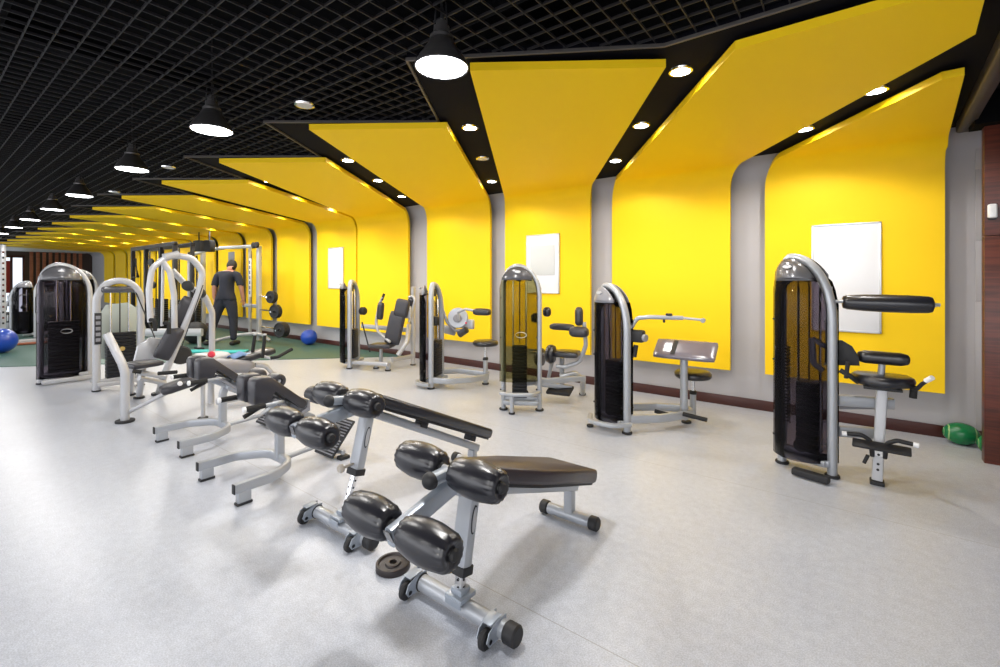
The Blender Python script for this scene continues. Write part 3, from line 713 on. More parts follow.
# ================================================================== BACK EXTENSIONS
def back_extension(loc, label, dz=0.0):
    t = thing('back_extension_bench', label, 'exercise machine', loc, 0, 'back extension benches')
    zt = 0.115
    b = MB(); b.beam([(-0.305, -0.06, zt), (-0.305, 0.20, zt), (-0.17, 0.40, zt), (0.17, 0.40, zt), (0.305, 0.20, zt), (0.305, -0.06, zt)], 0.068, 0.045, nrm=(0, 0, 1), fil=0.16, r=0.012); b.build('base_frame', M_SILVER, t)
    for sx in (-1, 1):
        b = MB(); b.box((sx*0.305, 0.0, 0.05), (0.045, 0.085, 0.075), 0.004); b.build('foot', M_SILVER, t)
        b = MB(); b.box((sx*0.305, 0.0, 0.009), (0.055, 0.10, 0.018), 0.005); b.build('rubber_foot', M_RUBBER, t)
        b = MB(); b.box((sx*0.305, -0.063, zt), (0.040, 0.008, 0.062), 0.002); b.build('end_plug', M_RUBBER, t)
    b = MB(); b.beam([(0, 0.40, 0.10), (0, 0.40, 0.42), (0, 0.46, 0.53+dz)], 0.055, 0.065, nrm=(1, 0, 0), fil=0.12, r=0.014); b.build('column', M_SILVER, t)
    b = MB(); b.tube([(0, 0.43, 0.10), (0, 0.75, 0.12), (0, 0.90, 0.19)], 0.021, 12, fil=0.1); b.tube([(-0.16, 0.86, 0.05), (0.16, 0.86, 0.05)], 0.02, 12); b.tube([(0, 0.86, 0.05), (0, 0.88, 0.2)], 0.02, 10); b.build('rear_brace', M_SILVER, t)
    for sx in (-0.16, 0.16):
        b = MB(); b.box((sx, 0.86, 0.014), (0.07, 0.09, 0.028), 0.008); b.build('rubber_foot', M_RUBBER, t)
    # sloping carriage
    b = MB(); b.beam([(0, 0.20, 0.64+dz), (0, 0.95, 0.18)], 0.05, 0.075, nrm=(1, 0, 0), r=0.012)
    b.box((0, 0.50, 0.47), (0.15, 0.16, 0.12), 0.03, rot=RX(-0.55)); b.build('carriage', M_SILVER, t)
    # hip pads
    for sx in (-0.094, 0.088):
        pl = [(0.145, 0.61), (0.142, 0.755), (0.155, 0.780), (0.185, 0.790), (0.265, 0.785), (0.300, 0.755), (0.545, 0.545), (0.550, 0.520), (0.528, 0.498), (0.505, 0.498), (0.300, 0.680), (0.275, 0.665), (0.262, 0.605), (0.20, 0.585), (0.165, 0.587)]
        b = MB(); b.prism(pl, (sx, 0, dz), (0, 1, 0), (0, 0, 1), 0.115, bev=0.011); b.build('hip_pad', M_VINYLG, t, angle=45)
    b = MB(); b.prism([(0.20, 0.57), (0.26, 0.575), (0.31, 0.615), (0.50, 0.455), (0.56, 0.49), (0.57, 0.55), (0.585, 0.55), (0.585, 0.46), (0.50, 0.43), (0.30, 0.59), (0.22, 0.555)], (0, 0, dz), (0, 1, 0), (0, 0, 1), 0.24); b.build('pad_tray', M_SHELL, t)
    # handles
    for sx in (-1, 1):
        b = MB(); b.tube([(sx*0.05, 0.42, 0.56+dz), (sx*0.20, 0.30, 0.60+dz), (sx*0.205, 0.06, 0.60+dz)], 0.013, 10, fil=0.05); h = b.build('handle', M_SILVER, t)
        b = MB(); b.tube([(sx*0.203, 0.19, 0.60+dz), (sx*0.205, 0.055, 0.60+dz)], 0.020, 14); b.build('grip', M_GRIP, h)
        b = MB(); b.lathe((sx*0.205, 0.055, 0.60+dz), (0, -1, 0), [(0.021, 0), (0.021, 0.014), (0.012, 0.018)], 14); b.build('grip_end', M_WHITE, h)
    b = MB(); b.tube([(0.03, 0.24, 0.55+dz), (0.03, 0.12, 0.50+dz)], 0.016, 12); b.build('adjuster_lever', M_GRIP, t)
    # footplate and calf rollers
    b = MB(); b.box((0, 0.0, 0), (0.27, 0.34, 0.016), 0.02, rot=None); b.xf(Matrix.Translation((0.02, 0.87, 0.155)) @ RX(0.86)); 
    fp = b.build('footplate', M_RUBBER, t)
    b = MB(); n = 13
    for k in range(n):
        if k == 6: continue
        b.box((0, -0.145+0.29*k/(n-1), 0.0095), (0.24, 0.010, 0.006), 0.001)
    b.xf(Matrix.Translation((0.02, 0.87, 0.155)) @ RX(0.86)); b.build('tread_ribs', M_SHELL, fp)
    b = MB(); b.tube([(-0.30, 0.80, 0.50), (0.30, 0.80, 0.50)], 0.015, 12); b.tube([(0, 0.80, 0.50), (0, 0.92, 0.42), (0, 0.86, 0.24)], 0.02, 12, fil=0.06); b.build('roller_axle', M_SILVER, t)
    for sx in (-1, 1):
        b = MB(); b.lathe((sx*0.19+0.03, 0.80, 0.50), (sx, 0, 0), [(0.045, -0.085), (0.062, -0.078), (0.070, -0.06), (0.070, 0.06), (0.066, 0.078), (0.052, 0.085), (0.03, 0.083), (0.028, 0.06)], 28); b.build('calf_roller', M_VINYLG, t, angle=45)
    return t
back_extension((-3.545, 1.40, 0), 'back extension bench closest to the camera, beside the raised sit-up bench')
back_extension((-4.79, 1.48, 0), 'back extension bench further left, with its U-shaped base empty in front')
# ================================================================== WEIGHT-STACK MACHINES
def tower(t, ang, w, h, hr=0.34, org=(0, 0), dep=0.115, zb=0.13, shroud=M_SMOKE, faces=(1, -1), frame=M_SILVER, tw=0.062, td=0.075, bow=0.05, stackh=0.62, head=M_DSHELL, ring=1, head_h=0.26, sz1=0.10, near=1, ringz=0.52, stack=True, sd=1, apex=0.25, hs=None):
    """arched tower of a selectorised machine: lopsided arch frame (short curve on side sd), shrouds, head cover, weight stack, rods, cable"""
    M = Matrix.Translation((org[0], org[1], 0)) @ RZ(ang)
    hs = hs or min(hr, 0.24)
    xa = sd*apex*w
    def az(x, W, H):
        """height of the arch outline at x for outer width W and top H"""
        if (x-xa)*sd > 0: a, k = W/2-abs(xa), hs
        else: a, k = W/2+abs(xa), hr
        return H-k+k*math.sqrt(max(0.0, 1-((x-xa)/a)**2))
    wi = w-tw; H = h-tw/2
    pts = [(sd*wi/2, 0, 0.02), (sd*wi/2, 0, H-hs)]
    n = 10
    for k in range(1, n+1): a = PI/2*k/n; pts.append((xa+sd*(wi/2-abs(xa))*math.cos(a), 0, H-hs+hs*math.sin(a)))
    for k in range(1, n+1): a = PI/2*k/n; pts.append((xa-sd*(wi/2+abs(xa))*math.sin(a), 0, H-hr+hr*math.cos(a)))
    pts += [(-sd*wi/2, 0, 0.02)]
    b = MB(); b.beam(pts, td, tw, nrm=(0, 1, 0), r=0.026); b.xf(M); b.build('arch_frame', frame, t, angle=50)
    for sx in (-1, 1):
        b = MB(); b.cyl((sx*wi/2, 0, 0.011), (0, 0, 1), 0.050, 0.022, 20, 0.005); b.xf(M); b.build('rubber_foot', M_RUBBER, t)
    b = MB(); b.box((0, 0, 0.13), (wi-0.03, 0.05, 0.06), 0.01)
    for sy in (-1, 1): b.beam([(-wi/2+0.03, sy*dep*0.9, 0.10), (wi/2-0.03, sy*dep*0.9, 0.10)], 0.05, 0.04, nrm=(0, 0, 1), r=0.01)
    for sx in (-1, 1): b.box((sx*(wi/2-0.03), 0, 0.10), (0.045, dep*1.9, 0.05), 0.01)
    b.xf(M); b.build('base_crossbars', frame, t)
    for f in faces:
        nx = 16; nz = 10; isn = (f == near)
        # the near shroud overlaps the leg on the short side and stops inside the leg on the long side
        if isn: x0, x1 = -sd*(w/2-tw*0.85), sd*(w/2+0.012)
        else: x0, x1 = -sd*w/2*0.97, sd*w/2*0.97
        def yy(x):
            q = (x-x0)/(x1-x0)
            return f*((0.022+0.035*q if isn else dep)+(bow if isn else bow*0.4)*math.sin(PI*min(1, max(0, q)))**0.8)
        Hn = h-tw*0.7 if isn else h-0.01
        Wn = w+0.02 if isn else w
        def top(x):
            z = az(x, Wn, Hn)
            if isn: z = min(z, az(x, w-2*tw*0.75, Hn) if (x-xa)*sd < 0 and abs(x) < w/2-tw*0.75 else z)
            return z
        hz = h-head_h
        rows = []
        for i in range(nx+1):
            x = x0+(x1-x0)*i/nx; zt = min(max(top(x), zb+0.2), hz+0.02)
            rows.append([(x, yy(x), zb+(zt-zb)*j/nz) for j in range(nz+1)])
        b = MB(); b.grid(rows); b.xf(M); sh = b.build('shroud', shroud, t, angle=60, thick=0.004)
        rows = []
        for i in range(nx+1):
            x = x0+(x1-x0)*i/nx; zt = top(x)
            if zt <= hz+0.004: continue
            rows.append([(x, yy(x)*(1-0.5*((zt-hz)/head_h)*(j/5)**2), hz+(zt-hz)*j/5) for j in range(6)])
        b = MB(); b.grid(rows); b.xf(M); hc = b.build('head_cover', head, t, angle=60, thick=0.006)
        if isn:
            xb = xa*0.8; b = MB(); b.prism([(0.034*math.cos(2*PI*k/20), 0.014*math.sin(2*PI*k/20)) for k in range(20)], (xb, yy(xb)*0.93+f*0.004, h-head_h*0.50), (1, 0, 0), (0, -0.2*f, 1), 0.008); b.xf(M); b.build('oval_badge', M_LSILV, hc)
        if ring and isn:
            b = MB(); b.torus((0.0, yy(0)+f*0.003, h*ringz), (0, 1, 0), 0.062, 0.004, 28, 6, sc=(1, 0.5)); b.xf(M); b.build('oval_ring_logo', M_LSILV, sh)
        for q in (0.03, 0.97):
            x = x0+(x1-x0)*q
            for zz_ in (0.25, h*0.5, h-hr-0.03):
                b = MB(); b.cyl((x, yy(x)+f*0.004, zz_), (0, 1, 0), 0.009, 0.010, 10); b.xf(M); b.build('screw_cap', M_RUBBER, sh)
    if not stack: return M
    b = MB(); n = 15
    for k in range(n): b.box((-0.02, 0, 0.17+stackh*k/n), (sz1*2.4, 0.10, stackh/n-0.006), 0.003)
    b.xf(M); b.build('weight_stack', M_PLATE, t)
    for sx in (-1, 1):
        b = MB(); b.tube([(-0.02+sx*0.075, 0, 0.14), (-0.02+sx*0.075, 0, h-hr*0.55)], 0.009, 10); b.xf(M); b.build('guide_rod', M_CHROME, t)
    b = MB(); b.tube([(-0.02, 0, 0.17+stackh), (-0.02, 0, h-0.17)], 0.006, 8); b.tube([(0.05, 0.0, 0.14), (0.05, 0.02, h-0.20)], 0.006, 8); b.xf(M); b.build('cable', M_CABLE, t)
    for q, rr in (((xa*0.6, 0.0, h-0.15), 0.055), ((0.03, 0.03, 0.19), 0.05)):
        b = MB(); b.cyl(q, (0, 1, 0), rr, 0.028, 24); b.xf(M); b.build('pulley', M_RUBBER, t)
    return M
def rel(t): 
    o = Vector(t.location)
    return lambda p: p-o
def cushion(t, c, size, rz=0, rx=0, ry=0, name='pad', m=None, r=0.03, puff=0.006):
    b = MB(); b.pad(c, size, rot=RZ(rz) @ RX(rx) @ RY(ry), r=r, puff=puff); return b.build(name, m or M_VINYL, t, angle=60)
def foot_disc(t, x, y, r=0.035):
    b = MB(); b.cyl((x, y, 0.011), (0, 0, 1), r, 0.022, 16, 0.004); return b.build('rubber_foot', M_RUBBER, t)

# ---------------------------------------------------------------- 1: seated abdominal / back machine at the right
t = thing('abdominal_machine', 'large seated machine at the right with long horizontal roller pad and smoked tower', 'exercise machine', (-0.08, 4.30, 0), 0, 'weight stack machines')
r_ = rel(t)
O1 = (-0.205*math.cos(math.radians(-15)), 0.205*math.sin(math.radians(15)))
tower(t, math.radians(165), 0.41, 1.715, 0.50, org=(-0.20, 0.055), dep=0.055, bow=0.12, zb=0.10, ring=0, stackh=0.55, near=1, head=M_MSHELL, head_h=0.22, sz1=0.065)
# coiled cable and inner lever seen through the shroud
b = MB(); 
b.tube([(-0.345+0.035*math.cos(k*0.5), 0.06+0.035*math.sin(k*0.5), 0.35+0.0021*k) for k in range(300)], 0.006, 6)
b.build('coiled_cable', M_CABLE, t)
b = MB(); b.tube([(-0.16, 0.0, 1.05), (-0.15, 0.02, 0.85), (-0.09, 0.03, 0.80)], 0.022, 12, fil=0.05); b.tube([(-0.16, 0, 1.05), (-0.02, 0.02, 0.95)], 0.018, 10); b.tube([(-0.05, 0.02, 1.45), (-0.06, 0.02, 0.85)], 0.02, 12); b.build('drive_lever', M_SILVER, t)
Y1 = 4.45
def q1(px, py, Y=Y1): return r_(pt(px, py, Y=Y))
a_, e_ = q1(842, 302, 4.40), q1(934, 305, 4.45)
b = MB(); b.tube([q1(826, 301, 4.36), q1(940, 305, 4.45)], 0.013, 12); b.build('roller_axle', M_SILVER, t)
ax = (e_-a_); L = ax.length; ax.normalize(); c_ = (a_+e_)/2; h = L/2
b = MB(); b.lathe(c_, ax, [(0.03, -h), (0.046, -h+0.006), (0.055, -h+0.03), (0.063, -h*0.5), (0.066, 0), (0.065, h*0.5), (0.060, h-0.03), (0.052, h-0.008), (0.03, h)], 32); b.build('chest_roller_pad', M_VINYL, t, angle=60)
b = MB(); b.cyl(c_+ax*(h+0.004), ax, 0.016, 0.02, 14); b.build('axle_cap', M_CHROME, t)
cushion(t, q1(882.5, 358), (0.31, 0.10, 0.095), name='back_pad', r=0.042, puff=0)
b = MB(); b.tube([q1(882, 362, 4.47), q1(881, 376, 4.47)], 0.022, 12); b.build('back_pad_post', M_SILVER, t)
# seat: clipped corner outline
sc_ = q1(882, 380, 4.42); pl = [(-0.19, 0.02), (-0.17, 0.12), (-0.10, 0.15), (0.10, 0.15), (0.17, 0.12), (0.19, 0.02), (0.17, -0.06), (0.07, -0.15), (0, -0.165), (-0.07, -0.15), (-0.17, -0.06)]
b = MB(); b.prism(pl, sc_, (1, 0, 0), (0, 1, 0), 0.075, bev=0.03); b.build('seat', M_VINYL, t, angle=60)
b = MB(); b.box(sc_-V(0, 0, 0.05), (0.22, 0.22, 0.02), 0.005); b.build('seat_plate', M_RUBBER, t)
top, bot = sc_-V(0, 0, 0.05), r_(pt(877, 478, Y=4.37)); bot.z = 0.03
b = MB(); b.beam([top, bot], 0.065, 0.055, nrm=(1, 0, 0), r=0.010); sp = b.build('seat_post', M_LSILV, t)
b = MB()
for f in (0.60, 0.66, 0.72, 0.82, 0.88): b.cyl(top.lerp(bot, f)+V(0.0, -0.030, 0), (0, 1, 0), 0.009, 0.006, 10)
b.build('adjustment_holes', M_RUBBER, sp)
b = MB(); b.box(top.lerp(bot, 0.68)+V(0, -0.030, 0), (0.045, 0.004, 0.075), 0.001); b.build('post_label', M_WHITE, sp)
b = MB(); b.box((bot.x, bot.y, 0.014), (0.085, 0.10, 0.028), 0.008); b.build('rubber_foot', M_RUBBER, t)
# arms to the tower
for (pa, pb, nm) in (((838, 400), (893, 404), 'seat_arm'), ((838, 431), (874, 433), 'lower_arm')):
    A, B_ = q1(*pa, Y=4.36), q1(*pb, Y=4.50)
    b = MB(); b.beam([A, B_], 0.085, 0.05, nrm=(0, 0, 1), r=0.02); b.build(nm, M_SILVER, t)
A = q1(838, 404, 4.42); b = MB(); b.beam([q1(838, 404, 4.5), q1(893, 404, 4.62)], 0.075, 0.05, nrm=(0, 0, 1), r=0.01); b.build('rear_arm', M_SHELL, t)
# quadrant with handle
b = MB(); b.prism([(0.0, -0.10), (0.0, 0.10), (0.07, 0.095), (0.13, 0.055), (0.17, -0.02), (0.175, -0.085), (0.11, -0.09)], q1(831, 352, 4.38), (1, 0, 0), (0, 0, 1), 0.035, bev=0.006); b.build('cam_plate', M_RUBBER, t)
b = MB(); b.tube([q1(840, 370, 4.3), q1(850, 376, 4.30), q1(858, 382, 4.35)], 0.018, 12, fil=0.03); b.tube([q1(846, 378, 4.3), q1(848, 362, 4.28)], 0.014, 10); b.build('left_handle', M_RUBBER, t)
b = MB(); b.tube([q1(905, 385, 4.4), q1(916, 390, 4.38), q1(922, 384, 4.32), q1(930, 379, 4.28)], 0.013, 12, fil=0.03); h_ = b.build('right_handle', M_RUBBER, t)
b = MB(); b.tube([q1(926, 381, 4.30), q1(932.5, 377.5, 4.27)], 0.017, 12); b.build('handle_tip', M_WHITE, h_)
b = MB(); b.tube([q1(914, 386, 4.4), q1(913, 398, 4.4)], 0.022, 12); b.build('grip', M_GRIP, t)
# foot bars
pc = top.lerp(bot, 0.72)
for sg in (-1, 1):
    b = MB(); b.tube([pc+V(sg*0.035, -0.02, -0.02), pc+V(sg*0.045, -0.05, 0.10), pc+V(sg*0.10, -0.06, 0.135), pc+V(sg*0.19, -0.06, 0.125)], 0.015, 12, fil=0.045); fb = b.build('calf_bar', M_RUBBER, t)
    b = MB(); b.tube([pc+V(sg*0.185, -0.06, 0.125), pc+V(sg*0.215, -0.06, 0.122)], 0.018, 12); b.build('bar_tip', M_WHITE, fb)
b = MB(); b.box((0, 0, 0), (0.33, 0.09, 0.022), 0.008); b.xf(Matrix.Translation(q1(881, 447, 4.30)) @ RZ(-0.05) @ RX(0.35)); b.build('footrest', M_RUBBER, t)
b = MB(); b.tube([q1(868, 455, 4.33), q1(864, 463, 4.33)], 0.012, 10); b.build('footrest_latch', M_RUBBER, t)
b = MB(); b.box((-0.16, -0.15, 0.035), (0.24, 0.07, 0.05), 0.01, rot=-0.25); b.build('base_shoe', M_RUBBER, t)

# ---------------------------------------------------------------- 2: arm curl machine
t = thing('arm_curl_machine', 'arm curl machine with a tilted glossy elbow pad and a small round seat', 'exercise machine', (-1.72, 4.31, 0), 0, 'weight stack machines')
r_ = rel(t)
def q1(px, py, Y=4.7): return r_(pt(px, py, Y=Y))
tower(t, math.radians(163), 0.39, 1.475, 0.46, org=(-0.172, 0.050), dep=0.055, bow=0.10, zb=0.10, near=1, sz1=0.075, ring=0, stackh=0.55, head=M_SHELL, head_h=0.20)
b = MB(); b.beam([(0.03, -0.02, 0.10), (-0.1, -0.17, 0.10), (-0.34, -0.15, 0.10), (-0.43, 0.05, 0.10)], 0.045, 0.05, nrm=(0, 0, 1), fil=0.1, r=0.018); b.build('front_bumper', M_SILVER, t)
foot_disc(t, -0.40, -0.02)
# U shaped base
b = MB(); b.beam([(0.0, 0.03, 0.14), (0.22, 0.22, 0.14), (0.42, 0.52, 0.14), (0.42, 0.66, 0.14), (0.30, 0.74, 0.14), (0.05, 0.62, 0.14), (-0.38, 0.22, 0.14)], 0.085, 0.045, nrm=(0, 0, 1), fil=0.16, r=0.018); b.build('base_loop', M_SILVER, t)
# elbow pad on its post
Yp = 4.86
pc = q1(685, 350, Yp)
b = MB(); b.pad((0, 0, 0), (0.60, 0.26, 0.055), r=0.026); b.xf(Matrix.Translation(pc) @ RZ(0.03) @ RX(math.radians(38))); b.build('elbow_pad', M_VGLOSS, t, angle=60)
b = MB(); b.box((-0.10, 0, 0.0285), (0.045, 0.20, 0.004), 0.001); b.xf(Matrix.Translation(pc) @ RZ(0.03) @ RX(math.radians(38))); b.build('pad_strip', M_RUBBER, t)
b = MB(); b.box((0, 0.02, -0.04), (0.50, 0.20, 0.03), 0.008); b.xf(Matrix.Translation(pc) @ RZ(0.03) @ RX(math.radians(38))); b.build('pad_bracket', M_RUBBER, t)
pb = q1(684, 415, Yp); 
b = MB(); b.tube([(pb.x, pb.y, 0.10), (pb.x, pb.y, pc.z-0.03)], 0.038, 16); b.build('elbow_pad_post', M_SILVER, t)
# round seat
Ys = 5.12; s0 = q1(693, 374, Ys)
b = MB(); b.lathe((s0.x, s0.y, s0.z), (0, 0, 1), [(0.10, -0.045), (0.17, -0.04), (0.185, -0.02), (0.185, 0.01), (0.165, 0.032), (0.10, 0.040), (0.02, 0.042)], 36); b.build('round_seat', M_VINYL, t, angle=60)
b = MB(); b.tube([(s0.x, s0.y, 0.03), (s0.x, s0.y, 0.30)], 0.032, 14); b.build('seat_post', M_SILVER, t)
b = MB(); b.tube([(s0.x, s0.y, 0.30), (s0.x, s0.y, s0.z-0.03)], 0.020, 12); b.build('gas_spring', M_CHROME, t)
b = MB(); b.lathe((s0.x, s0.y, 0.29), (0, 0, 1), [(0.038, 0), (0.040, 0.02), (0.03, 0.035)], 16); b.build('post_collar', M_RUBBER, t)
foot_disc(t, s0.x-0.04, s0.y-0.10, 0.05)
b = MB(); b.beam([(pb.x, pb.y, 0.10), (s0.x, s0.y, 0.10)], 0.06, 0.05, nrm=(0, 0, 1)); b.build('seat_link', M_SILVER, t)
# foot pegs
for (p0, p1) in (((655, 411), (673, 416)), ((683, 414), (707, 420))):
    b = MB(); b.tube([q1(*p0, Y=4.72), q1(*p1, Y=4.72)], 0.021, 14); b.build('foot_peg', M_GRIP, t)
# arm
b = MB(); b.tube([q1(631, 328, 4.38), q1(637, 318, 4.40), q1(650, 317, 4.45), q1(683, 318, 4.58)], 0.021, 14, fil=0.06); b.build('lever_arm', M_SILVER, t)
b = MB(); b.tube([q1(683, 318, 4.58), q1(703, 320, 4.64)], 0.012, 12); b.build('telescopic_tube', M_LSILV, t)
b = MB(); b.cyl(q1(703, 320.5, 4.64), (0, 1, 0.2), 0.022, 0.03, 14); b.build('end_knob', M_SILVER, t)
b = MB(); b.box(q1(669, 314.5, 4.52), (0.06, 0.03, 0.022), 0.006); b.cyl(q1(664, 321, 4.5), (0, 0, 1), 0.012, 0.03, 10); b.build('arm_clamp', M_RUBBER, t)
b = MB(); b.box(q1(637, 336, 4.40), (0.15, 0.09, 0.12), 0.02); b.tube([q1(636, 345, 4.40), q1(634, 357, 4.38)], 0.024, 12); b.build('pivot_block', M_RUBBER, t)
b = MB(); b.cyl(q1(645, 338, 4.33), (1, -0.3, 0), 0.035, 0.03, 18); b.build('pivot_cap', M_SHELL, t)

# ---------------------------------------------------------------- 3: bronze tower with leg machine
t = thing('leg_press_machine', 'weight tower with see-through bronze shroud and oval ring, seat with rolls behind', 'exercise machine', (-3.00, 4.355, 0), 0, 'weight stack machines')
r_ = rel(t)
def q1(px, py, Y=4.95): return r_(pt(px, py, Y=Y))
tower(t, math.radians(32), 0.47, 1.69, 0.36, sd=-1, apex=0.10, org=(-0.02, 0.0), dep=0.08, bow=0.07, zb=0.34, near=-1, sz1=0.07, shroud=M_SMOKEB, ring=1, stackh=0.60, head=M_DSHELL, head_h=0.19, tw=0.055)
b = MB(); ca, sa = math.cos(math.radians(32)), math.sin(math.radians(32))
def lo(x, y, z): return (x*ca-y*sa-0.02, x*sa+y*ca, z)
b.tube([lo(-0.20, 0.0, 0.22), lo(-0.24, -0.14, 0.22), lo(-0.08, -0.19, 0.22), lo(0.12, -0.17, 0.22), lo(0.21, -0.02, 0.22)], 0.024, 12, fil=0.06); b.build('front_bumper', M_SILVER, t)
b = MB(); b.tube([lo(-0.10, -0.17, 0.22), lo(-0.10, -0.17, 0.02)], 0.026, 14); b.build('front_leg', M_SILVER, t)
f_ = lo(-0.10, -0.17, 0); foot_disc(t, f_[0], f_[1], 0.036)
b = MB(); b.beam([lo(0.0, 0.05, 0.30), q1(585, 378, 5.05)], 0.07, 0.05, nrm=(0, 0, 1), r=0.016); b.build('main_beam', M_SILVER, t)
b = MB(); b.tube([q1(560, 377, 4.9), q1(575, 373, 5.0), q1(583, 380, 5.1), q1(582.5, 393, 5.38)], 0.034, 14, fil=0.08); b.build('rear_leg', M_SILVER, t)
e = q1(582.5, 394, 5.42); foot_disc(t, e.x, e.y, 0.045)
b = MB(); b.tube([q1(584, 322, 4.98), q1(586, 345, 4.98), q1(580, 362, 4.98), q1(565, 367, 4.9), q1(556, 366, 4.85)], 0.026, 14, fil=0.13); b.build('back_frame', M_SILVER, t)
cushion(t, q1(579, 316.5, 4.98), (0.10, 0.16, 0.22), rz=0.5, name='back_pad', m=M_VINYLG, r=0.045)
cushion(t, q1(579, 332, 4.85), (0.24, 0.13, 0.12), rz=0.1, name='lumbar_roll', m=M_VINYLG, r=0.055)
cushion(t, q1(562, 327, 4.88), (0.32, 0.09, 0.075), rz=0.1, name='arm_pad', m=M_VINYLG, r=0.035)
for px, py in ((547, 312), (535, 318)): cushion(t, q1(px, py, 4.75), (0.10, 0.10, 0.11), rz=0.4, name='shoulder_pad', m=M_VINYL, r=0.04)
cushion(t, q1(567, 353.5, 4.95), (0.30, 0.28, 0.075), rz=0.3, name='seat', m=M_VINYL, r=0.03)
for px, py in ((551, 354), (540, 357)):
    b = MB(); b.lathe(q1(px, py, 4.85), (1, 0.25, 0), [(0.06, -0.05), (0.10, -0.045), (0.115, -0.02), (0.115, 0.02), (0.10, 0.045), (0.05, 0.05)], 28); b.build('leg_roller', M_VINYL, t)
b = MB(); b.tube([q1(530, 352, 4.75), q1(556, 356, 4.9)], 0.018, 12); b.tube([q1(562, 358, 4.95), q1(562, 385, 4.95)], 0.03, 12); b.tube([q1(552, 362, 4.9), q1(548, 380, 4.9)], 0.022, 12); b.build('seat_support', M_SILVER, t)
b = MB(); b.box(q1(560, 390, 4.9), (0.30, 0.20, 0.04), 0.012, rot=RZ(0.2) @ RX(0.3)); b.build('foot_platform', M_RUBBER, t)
b = MB(); b.beam([q1(535, 383, 4.75), q1(572, 388, 5.0)], 0.06, 0.05, nrm=(0, 0, 1)); b.build('lower_beam', M_SILVER, t)

# ---------------------------------------------------------------- 4: rotary torso machine with stool
t = thing('torso_rotation_machine', 'machine with slim grey tower, swivel disc handles and a low round stool', 'exercise machine', (-4.67, 4.60, 0), 0, 'weight stack machines')
r_ = rel(t)
def q1(px, py, Y=4.95): return r_(pt(px, py, Y=Y))
tower(t, math.radians(112), 0.44, 1.475, 0.45, sd=-1, org=(0.0, 0.02), dep=0.10, bow=0.19, zb=0.09, near=1, faces=(1,), ring=0, stackh=0.5, head=M_SHELL, head_h=0.18, shroud=M_SMOKE)
b = MB(); b.beam([(0.04, -0.16, 0.12), (0.28, -0.08, 0.12), (0.50, 0.20, 0.12), (0.55, 0.50, 0.12)], 0.085, 0.045, nrm=(0, 0, 1), fil=0.25, r=0.018); b.build('base_rail', M_SILVER, t)
b = MB(); b.beam([(-0.05, 0.22, 0.17), (0.10, 0.40, 0.17), (0.52, 0.56, 0.14)], 0.085, 0.045, nrm=(0, 0, 1), fil=0.25, r=0.018); b.build('base_rail', M_SILVER, t)
s0 = V(0.49, 0.52, 0)
foot_disc(t, s0.x, s0.y, 0.05)
b = MB(); b.tube([(s0.x, s0.y, 0.02), (s0.x, s0.y, 0.36)], 0.034, 14); b.build('stool_post', M_SILVER, t)
b = MB(); b.tube([(s0.x, s0.y, 0.36), (s0.x, s0.y, 0.56)], 0.020, 12); b.build('gas_spring', M_CHROME, t)
b = MB(); b.lathe((s0.x, s0.y, 0.35), (0, 0, 1), [(0.04, 0), (0.042, 0.02), (0.03, 0.04)], 16); b.build('post_collar', M_RUBBER, t)
b = MB(); b.lathe((s0.x, s0.y, 0.60), (0, 0, 1), [(0.10, -0.045), (0.17, -0.04), (0.185, -0.02), (0.185, 0.01), (0.165, 0.030), (0.10, 0.036), (0.02, 0.037)], 36); b.build('round_seat', M_VINYL, t, angle=60)
# swivel head
hc = q1(458, 318, 4.92)
b = MB(); b.cyl(hc, (0.5, -0.85, 0.15), 0.15, 0.05, 32, 0.01); b.build('swivel_disc', M_SILVER, t)
b = MB(); b.cyl(hc+V(0.02, -0.035, 0.0), (0.5, -0.85, 0.15), 0.06, 0.04, 24, 0.008); b.build('disc_hub', M_SHELL, t)
b = MB(); b.tube([q1(441, 305, 4.80), q1(447, 322, 4.84), q1(455, 331, 4.88), q1(464, 330, 4.9)], 0.022, 12, fil=0.08); b.build('lever_arm', M_SHELL, t)
b = MB(); b.tube([q1(459, 320, 4.85), q1(458, 312, 4.8), q1(466, 309, 4.8), q1(476, 311, 4.8)], 0.018, 12, fil=0.04); b.build('chest_arm', M_LSILV, t)
cushion(t, q1(482, 312, 4.80), (0.27, 0.11, 0.09), rz=0.1, name='chest_pad', m=M_VINYL, r=0.04)
b = MB(); b.lathe(q1(463, 332, 4.75), (0.8, 0.1, 0.5), [(0.03, -0.08), (0.048, -0.07), (0.048, 0.07), (0.03, 0.08)], 20); b.build('hand_roller', M_VINYL, t)
b = MB(); b.box(q1(468, 324, 5.0), (0.22, 0.06, 0.14), 0.02); b.build('side_box', M_LSILV, t)
b = MB(); b.box(q1(449, 330, 4.95), (0.26, 0.06, 0.13), 0.03, rot=RY(0.12)); b.build('swivel_bracket', M_SHELL, t)
b = MB(); b.cyl(q1(466, 323, 4.72), (0.3, -1, 0), 0.014, 0.012, 14); b.build('red_pin', M_RED, t)
b = MB(); b.box(q1(435.5, 321, 4.52), (0.09, 0.07, 0.13), 0.02); b.build('tower_latch', M_RUBBER, t)
b = MB(); b.box(q1(437, 345, 4.55), (0.06, 0.06, 0.08), 0.02); b.build('tower_latch', M_RUBBER, t)
b = MB(); b.beam([(0.10, -0.22, 0.06), (-0.12, -0.23, 0.06), (-0.24, -0.12, 0.06)], 0.05, 0.05, nrm=(0, 0, 1), fil=0.05, r=0.015); b.build('front_bumper', M_SILVER, t)

